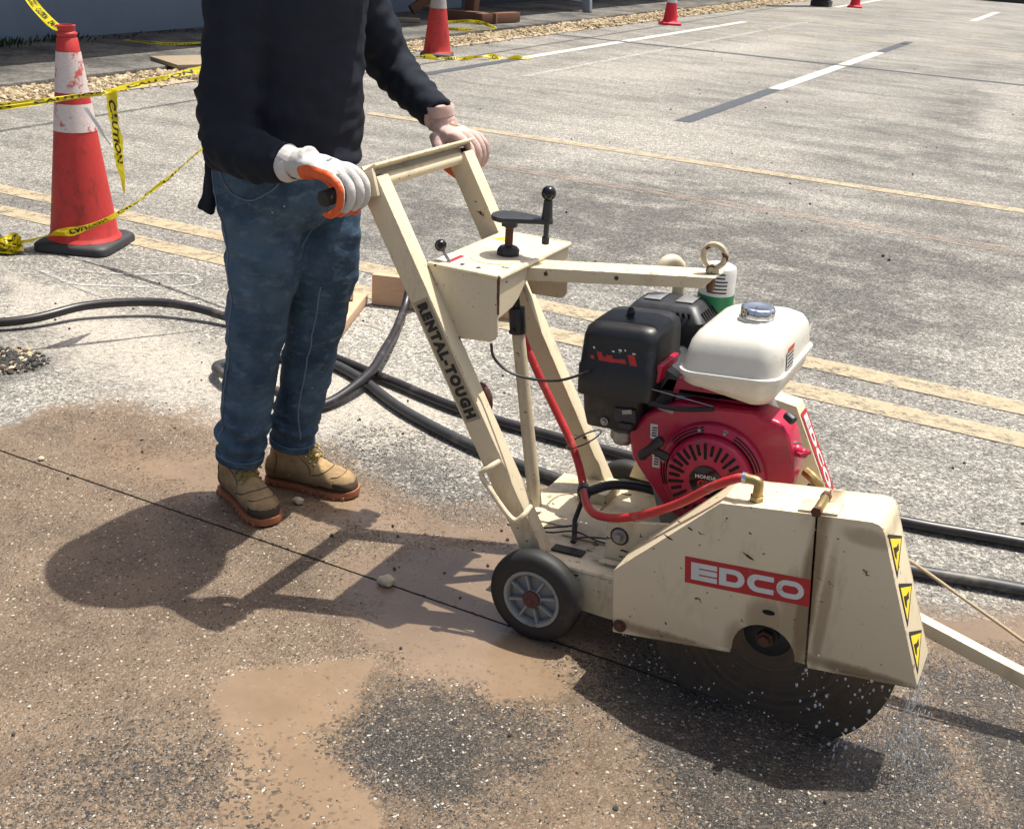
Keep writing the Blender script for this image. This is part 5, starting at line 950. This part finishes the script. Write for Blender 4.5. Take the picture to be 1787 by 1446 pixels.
# gloves -----------------------------------------------
def glove(gc, side, wrist, name, mat, label, rim=.045):
    """hand closed over a bar: gc bar centre, fingers lie along y, side -1 = little finger towards -y"""
    gc = Vector(gc); W = Vector((1, 0, -.10)).normalized(); U = Vector((0, 1, 0)); V = Vector((.10, 0, 1)).normalized(); wrist = Vector(wrist)
    P_ = lambda w_, u_, v_: gc+W*w_+U*u_+V*v_
    mb = MB(); fing = [(-.040, .0083, .86, .004), (-.0135, .0092, 1.0, 0), (.0130, .0095, 1.06, -.001), (.039, .0092, 1.0, .002)]
    for u_, r, L_, dz_ in fing:
        u2 = u_*(-side); mp = P_(.008*L_-.004, u2, .047-dz_)
        limb(mb, [P_(-.034, u2*.9, .045), mp, P_(.036*L_, u2*1.04, .026), P_(.0405*L_, u2*1.06, -.008), P_(.020*L_, u2*1.05, -.0335), P_(.002, u2*1.03, -.0365)], [r*1.15, r*1.28, r*1.10, r*1.02, r*.95, r*.78], 14, 6)
        mb.sphere(P_(.002, u2*1.03, -.0365), r*.80, 10, 8)
    # palm slab
    rr = []
    for w_, hw, ht, cv in ((-.098, .028, .021, .050), (-.080, .034, .022, .047), (-.055, .041, .022, .045), (-.03, .045, .021, .043), (-.006, .046, .017, .041), (.010, .043, .012, .038)):
        o_ = wrist.lerp(P_(w_, 0, cv), min(1, max(0, (w_+.115)/.05))) if w_ < -.06 else P_(w_, 0, cv)
        rr.append([o_+U*(hw*math.copysign(abs(math.cos(a))**.75, math.cos(a)))+V*(ht*math.copysign(abs(math.sin(a))**.8, math.sin(a))) for a in (2*PI*q/24 for q in range(24))])
    mb.rings(rr)
    limb(mb, [wrist+Vector((-.030, 0, .008)), wrist+Vector((0, 0, .002)), P_(-.07, 0, .047)], [.033, .031, .034], 20, 8, lambda t, a: .03*math.sin(t*22))
    ut = .046*(-side)
    limb(mb, [P_(-.070, ut*.5, .034), P_(-.045, ut*.95, .010), P_(-.024, ut*1.12, -.018), P_(.006, ut*1.05, -.036), P_(.020, ut*.8, -.040)], [.020, .018, .0140, .0125, .0105], 14, 6)
    me = remesh(mb, .0024, 1); displace(me, lambda c: .0008*noise.noise(Vector(c)*70)+.0008*noise.noise(Vector(c)*25))
    def palm(c):
        d = Vector(c)-gc; w_, u_, v_ = d.dot(W), d.dot(U)*(-side), d.dot(V); ax = math.hypot(w_, v_)
        back = rim-.10*max(0, -.055-w_)*3+(.010*max(0, min(1, (-u_-.03)/.012)))     # height of the rim of the dipped palm
        a = max(0, min(1, (back-v_)/.006*.5+.5)) if w_ < .012 else 0
        b = max(0, min(1, (.0345-ax)/.004*.5+.5, 1)) if w_ > -.02 else 0
        e_ = max(0, min(1, (-u_-.0425)/.004*.5+.5)) if w_ > -.03 else 0
        t_ = max(0, min(1, (-.030-v_)/.004*.5+.5))
        return max(a, b, e_, t_)*max(0, min(1, (w_+.088)/.008))
    at = me.attributes.new('palm', 'FLOAT', 'POINT'); at.data.foreach_set('value', [palm(v.co) for v in me.vertices])
    g = finish(me, name, [mat], MAN)
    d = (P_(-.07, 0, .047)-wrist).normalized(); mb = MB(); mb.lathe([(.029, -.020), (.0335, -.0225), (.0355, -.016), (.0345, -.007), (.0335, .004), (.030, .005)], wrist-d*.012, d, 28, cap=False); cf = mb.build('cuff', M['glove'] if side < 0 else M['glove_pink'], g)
    if label:
        mb = MB(); pr = P_(-.028, 0, .0655); text_on(mb, 'FIRM GRIP', pr+U*.018*0, (W*.2+U*(-side)*-.9), (W*-.9-U*.2), .026, .006, .02, .0); sn = snap(me, [Vector(v) for v in mb.v], pr+V*.3+W*.05, .0008); mb.v = [tuple(q) for q in sn]; mb.build('glove_print', M['black_print'], g, smooth=False)
    return g
glove((-1.014, -.042, .9275), -1, RW, 'glove', M['gloveA'], True)
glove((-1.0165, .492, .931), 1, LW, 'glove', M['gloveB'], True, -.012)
# boots ------------------------------------------------
def boot(heel, toe, ankle, label=None):
    heel = Vector(heel); toe = Vector(toe); f = (toe-heel); L_ = f.length; f.normalize(); s_ = Vector((-f.y, f.x, 0)); B_ = lambda x_, y_, z_: heel+f*x_+s_*y_+Vector((0, 0, z_))
    k_ = L_/.29
    mb = MB(); rr = []
    # (x, half width, top, bottom)
    for x_, hw, tp in ((.004, .020, .072), (.014, .030, .085), (.040, .0345, .100), (.075, .036, .112), (.105, .037, .114), (.135, .039, .106), (.165, .042, .093), (.195, .0445, .080), (.225, .0455, .072), (.25, .043, .066), (.268, .036, .058), (.281, .024, .046), (.287, .010, .036)):
        ring = []
        for q in range(28):
            a = 2*PI*q/28; ca, sa = math.cos(a), math.sin(a); yy = hw*math.copysign(abs(ca)**.8, ca); zz = .015+(tp-.015)*(.5+.5*math.copysign(abs(sa)**.75, sa))
            if sa > 0: yy *= 1-.25*sa
            ring.append(B_(x_*k_, yy, zz))
        rr.append(ring)
    mb.rings(rr)
    top = Vector(ankle); limb(mb, [B_(.058*k_, 0, .055), B_(.062*k_, 0, .095), top.lerp(B_(.06*k_, 0, .12), .3)+Vector((0, 0, .0)), top+Vector((0, 0, .045))], [.040, .0415, .045, .047], 24, 6, None, 1.0)
    limb(mb, [B_(.075*k_, 0, .125), B_(.115*k_, 0, .100), B_(.16*k_, 0, .074)], [.035, .033, .027], 20, 6)
    me = remesh(mb, .0045, 3); displace(me, lambda c: .0012*noise.noise(Vector(c)*40)+.0009*noise.noise(Vector(c)*90))
    b = finish(me, 'boot', [M['boot'], M['boot_dark']], MAN, lambda c, n_: 1 if ((c-heel).dot(f) > .232*k_ and c.z < .046) or ((c-heel).dot(f) > .18*k_ and c.z < .033) else 0)
    # sole
    out = []; prof = [(0, .0), (.003, .020), (.012, .031), (.04, .038), (.085, .036), (.125, .0365), (.165, .043), (.20, .048), (.23, .0485), (.255, .045), (.275, .036), (.288, .022), (.293, .0)]
    for x_, y_ in prof: out.append((x_, y_))
    for x_, y_ in prof[-2:0:-1]: out.append((x_, -y_*.96))
    mb = MB(); mb.rings([[B_(x_*k_, y_*sc_, z_+(.010*max(0, (x_-.23)/.06) if z_ > .02 else .006*max(0, (x_-.24)/.05))) for x_, y_ in out] for z_, sc_ in ((.0, .95), (.003, .99), (.012, 1.01), (.019, .97))]); mb.build('sole', M['sole'], b, ang=50)
    bv = lambda pts, o=.0015: snap(me, pts, B_(.17*k_, 0, .45), o)
    # tread blocks, toe guard, padded collar
    for x_ in (.02, .045, .135, .160, .185, .210, .235, .260):
        for sg in (-1, 1):
            yy = np.interp(x_, [q[0] for q in prof], [q[1] for q in prof])*sg*(1 if sg > 0 else .96); mb = MB(); mb.obox(B_(x_*k_, yy*.95, .0058), .012*k_, .010, .011, f); mb.build('tread_lug', M['sole'], b, bevel=.0015)
    # toe seam, side seam, laces, eyelets
    bvh = BVHTree.FromPolygons([v.co.copy() for v in me.vertices], [tuple(p.vertices) for p in me.polygons])
    def cast(o_, t_, off=.0015):
        o_ = Vector(o_); t_ = Vector(t_); h = bvh.ray_cast(o_, (t_-o_).normalized()); return h[0]+h[1]*off if h[0] is not None else t_
    mb = MB(); mb.tube(cr([cast(B_(x_*k_, y_*1.6, .22), B_(x_*k_, y_*.9, .03), .0008) for x_, y_ in ((.165, .040), (.19, .036), (.206, .020), (.211, 0), (.206, -.020), (.19, -.036), (.165, -.040))], 4), .0013, 6); mb.build('toe_seam', M['boot_dark'], b)
    mb = MB(); mb.tube(cr([cast(B_(x_*k_, y_*1.3, .20), B_(x_*k_, y_*.95, .03), .0006) for x_, y_ in ((.222, .036), (.243, .026), (.25, 0), (.243, -.026), (.222, -.036))], 4), .0010, 6); mb.build('toe_seam', M['boot_dark'], b)
    for sg in (-1, 1):
        mb = MB(); mb.tube(cr([cast(B_(x_*k_, sg*.2, z_+.03), B_(x_*k_, 0, z_), .0006) for x_, z_ in ((.045, .118), (.055, .09), (.05, .06), (.04, .036))], 4), .0010, 6); mb.build('side_seam', M['boot_dark'], b)
        mb = MB(); mb.tube(cr([cast(B_(x_*k_, sg*.2, z_+.05), B_(x_*k_, 0, z_), .0006) for x_, z_ in ((.09, .125), (.11, .105), (.135, .085), (.155, .068), (.16, .045))], 4), .0010, 6); mb.build('side_seam', M['boot_dark'], b)
    rows = [(.110, .127), (.122, .118), (.136, .109), (.150, .101), (.164, .093)]; ey = []
    for x_, z_ in rows:
        e_ = [cast(B_((x_+.06)*k_, sg*.06, z_+.10), B_((x_-.012)*k_, sg*.017, z_-.035), .0022) for sg in (1, -1)]; ey.append(e_)
        for q in e_: mb = MB(); mb.lathe([(.0034, -.002), (.0046, .001), (.0036, .0034), (.0015, .0034)], q, (q-B_((x_-.03)*k_, 0, z_-.05)), 10); mb.build('eyelet', M['brass'], b)
    for i in range(4):
        for (p, q) in ((ey[i][0], ey[i+1][1]), (ey[i][1], ey[i+1][0])):
            md = cast(B_((rows[i][0]+.07)*k_, 0, rows[i][1]+.09), B_((rows[i][0]-.01)*k_, 0, rows[i][1]-.05), .0045); mb = MB(); mb.tube(cr([p, md, q], 5), .0024, 7); mb.build('lace', M['lace'], b)
    for sgn in (1, -1):
        p = ey[1][0].lerp(ey[1][1], .5)+f*.010+Vector((0, 0, .008)); mb = MB(); mb.tube(cr([p, p+s_*(.016*sgn)+f*.008+Vector((0, 0, .006)), p+s_*(.034*sgn)+f*.018-Vector((0, 0, .012)), p+s_*(.020*sgn)+f*.020-Vector((0, 0, .004)), p+f*.004], 5), .0022, 7); mb.build('lace', M['lace'], b)
        mb = MB(); mb.tube(cr([p, p+s_*(.012*sgn)+f*.014-Vector((0, 0, .004)), p+s_*(.022*sgn)+f*.030-Vector((0, 0, .022))], 5), .0020, 7); mb.build('lace', M['lace'], b)
    return b
boot((-1.540, .172, 0), (-1.302, .072, 0), RL[-1]); boot((-1.482, .276, 0), (-1.216, .330, 0), LL[-1])
# black glove hanging out of the back pocket
mb = MB(); limb(mb, [(-1.500, .145, .915), (-1.505, .140, .885), (-1.508, .135, .85), (-1.512, .130, .81), (-1.520, .125, .775)], [.014, .027, .023, .020, .024], 20, 8, lambda t, a: .22*math.sin(3*a+4*t), .55)
mb.tube(cr([(-1.47, .12, .918), (-1.50, .13, .925), (-1.525, .14, .915), (-1.53, .14, .905)], 5), [.006]*5+[.012]*6+[.006]*5, 10)
gm = remesh(mb, .004, 2); displace(gm, lambda c: .002*noise.noise(Vector(c)*40)); o = finish(gm, 'black_glove', M['shirt'], None); tag(o, 'black work glove hanging from the back pocket of the jeans', 'glove')
# ------------------------------------------------------------------ traffic cones
def cone(c, h, label, mats, base_half=.18, r0=.150, r1=.036, bands=None, square=True, rot=.35):
    c = Vector(c); root = empty('traffic_cone', c, label, 'traffic cone', 'traffic cones around the work area')
    red, bm_ = mats; zb = .045; q = Matrix.Rotation(rot, 3, 'Z')
    mb = MB(); b = base_half
    prof = [(-.0, b*.97), (.004, b), (.028, b), (.036, b*.97), (.044, b*.90)]
    rr = []
    for z, hh2 in prof:
        ring = rrect_ring(0, 0, z, hh2, hh2, hh2*.28, 4, 0, 0); rr.append([c+q @ p for p in ring])
    mb.rings(rr); mb.build('base', bm_, root, ang=40)
    zs_ = [zb]+[t for bd_ in bands for t in bd_[:2]]+[h-.045]; rad = lambda z: r0+(r1-r0)*((z-zb)/(h-zb))
    def piece(z0, z1, name, mat, dr=0): mb = MB(); n_ = 8; mb.lathe([(rad(z0+(z1-z0)*i/n_)+dr, z0+(z1-z0)*i/n_) for i in range(n_+1)], c, (0, 0, 1), 40, cap=False); return mb.build(name, mat, root)
    sh = MB(); sh.lathe([(r0+.012, zb), (r0+.003, zb+.012)]+[(rad(zb+.02+(h-.05-zb-.02)*i/12), zb+.02+(h-.05-zb-.02)*i/12) for i in range(13)]+[(r1+.001, h-.045), (r1+.007, h-.036), (r1+.0065, h-.030), (r1-.002, h-.024), (r1+.001, h-.006), (r1+.003, h), (r1-.007, h), (r1-.008, h-.1)], c, (0, 0, 1), 40, cap=False); sh.build('cone_body', red, root, ang=50)
    for z0, z1, mat in bands: piece(z0, z1, 'reflective_band', mat, .0016)
    return root
cone((-3.60, 1.655, 0), .945, 'tall red cone with two white bands and black base, wrapped in caution tape at left', (M['cone_red'], M['cone_base']), .172, .147, .036, [(.515, .63, M['cone_white']), (.675, .84, M['cone_white'])])
cone((-6.36, 9.32, 0), .93, 'red cone with dirty grey band and black base beside the rubble behind the worker', (M['cone_red'], M['cone_base']), .18, .150, .036, [(.50, .63, M['cone_grey']), (.675, .82, M['cone_grey'])], rot=.5)
cone((-6.27, 16.35, 0), .75, 'small bright red cone with red base standing far off beside the rubble', (M['cone_bright'], M['cone_bright']), .16, .115, .03, [(.33, .50, M['label_white'])], rot=.6)
cone((-5.35, 25.6, 0), .75, 'distant red cone at the top edge right of the square post', (M['cone_bright'], M['cone_bright']), .16, .115, .03, [(.33, .50, M['label_white'])], rot=.2)
# ------------------------------------------------------------------ caution tape
def ribbon(pts, wd, twist, label, text=True, sub=14, txt='CAUTION', name='caution_tape', crinkle=.004, phase=0, squeeze=None):
    P = cr(pts, sub); fr = frames(P); N = len(P); seed = len(pts)*3.1+phase; rows = []; nv = 4
    for i, (p, u, v, t) in enumerate(fr):
        a = twist(i/(N-1)) if callable(twist) else twist; side = (u*math.cos(a)+v*math.sin(a)); nr = t.cross(side); w2 = wd*(squeeze(i/(N-1)) if squeeze else 1)
        rows.append([p+side*(w2*(j/nv-.5))+nr*(crinkle*noise.noise(Vector((i*.35, j*1.3, seed)))+crinkle*.8*math.cos(j*PI+i*.2)*(1 if crinkle > .003 else .3)) for j in range(nv+1)])
    mb = MB(); mb.rings(rows, closed=False, cap=False); o = mb.build(name, M['tape'], ang=60); tag(o, label, 'caution tape', 'yellow caution tape'); 
    if text:
        cum = [0]
        for i in range(N-1): cum.append(cum[-1]+(P[i+1]-P[i]).length)
        tot = cum[-1]; mid_i = N//2; nr0 = fr[mid_i][3].cross(rows[mid_i][nv]-rows[mid_i][0]); flip = -1 if nr0.dot(Vector((.38, -2.0, 1.48))-P[mid_i]) < 0 else 1; sa_ = 1 if fr[mid_i][3].dot(Vector((.9, .44, -.3))) > 0 else -1; pitch = wd*6.0; vs, fs, Wt, Ht = text_geo(txt, .03, 1.0); x = pitch*.5
        while x+wd*2.6 < tot:
            tm = MB()
            for off in (-.0012, .0012):
                out = []
                for a, b, _ in vs:
                    s_ = x+sa_*a/Wt*wd*4.6; s_ = min(max(s_, 0), tot-1e-5); i = int(np.searchsorted(cum, s_))-1; i = min(max(i, 0), N-2); f = (s_-cum[i])/(cum[i+1]-cum[i]+1e-9)
                    jj = (b*sa_*flip/Ht*.62+.5)*nv; j = min(int(jj), nv-1); g = jj-j; A0 = rows[i][j].lerp(rows[i][j+1], g); A1 = rows[i+1][j].lerp(rows[i+1][j+1], g); nr = (rows[i+1][j]-rows[i][j]).cross(rows[i][nv]-rows[i][0]).normalized(); out.append(A0.lerp(A1, f)+nr*off)
                tm.add(out, fs)
            x += pitch; tm.build('lettering', M['black_print'], o, smooth=False)
    return o
ribbon([(-4.65, 2.30, 1.14), (-4.2, 2.0, 1.00), (-3.78, 1.74, .935), (-3.60, 1.66, .92)], .042, .35, 'caution tape sloping down from the top left corner to the cone top', phase=1)
ribbon([(-3.25, -.08, .79), (-2.85, .53, .812), (-2.65, .84, .850), (-2.605, .91, .862), (-2.45, 1.15, .925), (-2.30, 1.385, .985), (-2.22, 1.51, 1.012)], .050, lambda t: .9+.5*math.sin(t*9), 'caution tape stretched in front of the cone from the left edge to behind the worker', phase=2, squeeze=lambda t: .42+.12*math.sin(t*14))
ribbon([(-2.607, .908, .866), (-2.612, .915, .80), (-2.62, .93, .72), (-2.635, .95, .64), (-2.65, .97, .57), (-2.662, .985, .495)], .050, lambda t: 1.45+.25*math.sin(t*5), 'loose tail of caution tape hanging down beside the cone', txt='CAUTION', phase=3, squeeze=lambda t: 1.0 if t < .45 else max(.12, 1-1.6*(t-.45)))
ribbon([(-2.15, 1.65, 1.17), (-2.41, 1.615, .94), (-2.72, 1.58, .64), (-2.993, 1.55, .405), (-3.25, 1.53, .23), (-3.453, 1.513, .13), (-3.60, 1.49, .085), (-3.74, 1.40, .04)], .050, lambda t: .6+1.1*math.sin(t*11), 'caution tape sagging from behind the worker down to the foot of the cone', phase=4, squeeze=lambda t: .62+.25*math.sin(t*17))
rt = random.Random(11); pts = []
for i in range(26): a = i*1.7; pts.append((-3.745+.07*math.cos(a)*rt.uniform(.4, 1)-.002*i, 1.37+.055*math.sin(a)*rt.uniform(.4, 1), .02+.05*abs(math.sin(i*1.1))*rt.random()))
ribbon(pts, .045, lambda t: t*14, 'crumpled bunch of caution tape on the ground at the foot of the cone', phase=5, sub=6)
ribbon([(-8.9, 7.3, .05), (-8.3, 7.4, .055), (-8.2, 7.9, .07), (-8.15, 8.6, .055), (-8.1, 9.4, .06), (-8.0, 10.3, .055)], .07, lambda t: .3*math.sin(t*9), 'caution tape lying on the shaded pavement in front of the blue wall', phase=6)
ribbon([(-6.62, 8.75, .02), (-6.35, 9.0, .02), (-6.1, 9.15, .015), (-5.9, 9.45, .03), (-5.72, 9.75, .02), (-5.55, 9.98, .02)], .075, lambda t: 1.2*math.sin(t*20), 'caution tape lying on the asphalt in front of the second cone', phase=7, squeeze=lambda t: .7+.3*math.sin(t*30))
ribbon([(-8.2, 13.6, 1.3), (-8.25, 13.4, .75), (-8.3, 13.2, .45), (-8.55, 12.9, .25), (-8.75, 12.7, .22)], .07, lambda t: t*4, 'caution tape hanging from the brown timber post to the ground', phase=8, squeeze=lambda t: .6+.3*math.sin(t*9), text=False)
ribbon([(-8.0, 12.2, .07), (-7.7, 12.5, .10), (-7.35, 12.3, .09), (-7.15, 12.1, .07), (-7.3, 11.7, .07), (-7.6, 11.5, .07), (-7.8, 11.6, .07)], .07, lambda t: 1+.8*math.sin(t*9), 'loop of caution tape on the ground below the brown timber stand', phase=9, squeeze=lambda t: .6)
mb = MB(); rows = [[Vector(p)+Vector((.9, .44, 0))*(w_*(j-.5))+Vector((0, 0, .004*math.sin(9*j+3*i))) for j in (0, .5, 1)] for i, (p, w_) in enumerate((((-3.495, 1.62, .625), .022), ((-3.465, 1.625, .59), .020), ((-3.435, 1.63, .55), .016), ((-3.41, 1.635, .51), .012), ((-3.385, 1.64, .48), .005)))]
mb.rings(rows, closed=False, cap=False); tag(mb.build('plastic_scrap', M['label_white'], ang=60), 'thin white plastic scrap peeling off the side of the taped cone', 'plastic scrap')
# ------------------------------------------------------------------ timber
ls = empty('lumber_stand', (-2.05, 1.5, 0), 'new pine lumber stand lying on the asphalt behind the saw handle', 'lumber')
def board(root, a, b, w_, t_, mat, name='board', side=(0, 0, 1)): mb = MB(); mb.bar(a, b, w_, t_, side); return mb.build(name, mat, root, bevel=.003)
board(ls, (-1.955, 1.145, .0225), (-2.175, 1.72, .0225), .088, .040, M['lumber'])
board(ls, (-2.115, 1.745, .066), (-1.50, 1.93, .066), .038, .125, M['lumber'])
board(ls, (-2.165, 1.60, .045), (-2.235, 1.72, .42), .038, .088, M['lumber'], side=(-.8, -.6, 0))
ts = empty('timber_stand', (-8.2, 13.2, .045), 'weathered brown timber post on a crossed timber foot beside the blue wall', 'timber')
board(ts, (-8.40, 12.85, .115), (-7.62, 13.05, .115), .14, .14, M['lumber_dark'], 'foot_beam'); board(ts, (-7.75, 12.75, .12), (-7.60, 13.6, .12), .13, .13, M['lumber_dark'], 'foot_beam')
board(ts, (-8.15, 13.25, .12), (-8.15, 13.45, 1.7), .15, .15, M['lumber_dark'], 'post', (0, 1, 0)); board(ts, (-8.75, 12.6, .15), (-8.20, 13.3, .75), .12, .12, M['lumber_dark'], 'brace')
mb = MB(); mb.bar((-9.0, 11.6, .075), (-8.3, 12.1, .075), .14, .05, (0, 0, 1)); tag(mb.build('grey_plank', M['board'], bevel=.004), 'grey plank lying in the shade behind the second cone', 'plank')
mb = MB(); mb.obox((-7.25, 6.45, .065), .62, .55, .035, (1, -.45, 0)); tag(mb.build('plywood_sheet', M['board'], bevel=.004), 'rust-edged board lying flat over the rubble just left of the worker', 'board')
# ------------------------------------------------------------------ hoses on the ground
def hose(pts, r, mat, label, name='rubber_hose'): mb = MB(); mb.tube(cr(pts, 12), r, 14); return tag(mb.build(name, mat, ang=70), label, 'hose', 'black hoses on the ground')
hose([(-4.2, -.35, .018), (-3.5, .30, .022), (-2.995, .685, .03), (-2.86, .95, .05), (-2.70, 1.11, .055), (-2.55, 1.17, .05), (-2.404, 1.194, .035), (-2.15, 1.20, .022), (-1.93, 1.13, .02), (-1.80, 1.10, .02), (-1.55, 1.04, .02), (-1.277, .975, .02), (-.98, .955, .02), (-.69, .955, .02), (-.3, .97, .02), (.108, 1.00, .02), (.423, 1.06, .02), (1.2, 1.2, .02)], .0165, M['hose_black'], 'black hose arching up at the left edge and passing behind the boots and saw')
hose([(-1.74, .70, .05), (-1.92, .70, .05), (-2.08, .765, .035), (-2.11, .86, .022), (-2.02, 1.00, .02), (-1.87, 1.065, .02), (-1.68, 1.01, .02), (-1.40, .86, .02), (-1.061, .745, .02), (-.721, .695, .02), (-.35, .695, .02), (-.05, .71, .02), (.184, .742, .02), (.448, .80, .02), (1.2, .93, .02)], .0165, M['hose_grey'], 'dusty black hose looping behind the boots and lying under the saw, nearer of the two')
hose([(-1.70, .64, .02), (-1.66, .70, .02), (-1.625, .80, .025), (-1.63, 1.00, .05), (-1.70, 1.20, .06), (-1.80, 1.42, .04), (-1.90, 1.64, .05), (-1.93, 1.76, .13), (-1.88, 1.90, .15), (-1.75, 2.02, .05), (-1.6, 2.1, .02)], .0165, M['hose_black'], 'black hose running away from behind the boots and over the pine lumber')
# water dripping off the guard
rw = random.Random(4); mb = MB()
for i in range(90):
    x_ = rw.uniform(.08, .28); t_ = rw.random(); z_ = .20-.17*t_+rw.gauss(0, .01); y_ = -.058+rw.gauss(0, .012)
    if z_ < .004: continue
    r_ = rw.choice([.0012, .0018, .0024, .003]); mb.sphere((x_, y_, z_), (r_, r_, r_*rw.uniform(1, 1.8)), 8, 6)
for i in range(520):
    z_ = .003+.21*rw.random()**1.5; x_ = .29+rw.gauss(0, .008+.06*(1-z_/.21)**2); rr_ = rw.choice([.0006, .0009, .0013, .0018]); mb.sphere((x_+.02*(1-z_/.2), -.03+rw.gauss(0, .015+.05*(1-z_/.21)**2), z_), (rr_, rr_, rr_*rw.uniform(1.5, 5)), 6, 5)
for i in range(60):
    x_ = rw.uniform(-.30, .05); mb.sphere((x_, -.055+rw.gauss(0, .015), rw.uniform(.003, .13)), rw.choice([.001, .0014, .002]), 6, 5)
tag(mb.build('water_drops', M['water'], ang=80), 'water drops, whitened to look sunlit, falling from the blade guard', 'water', kind='stuff')
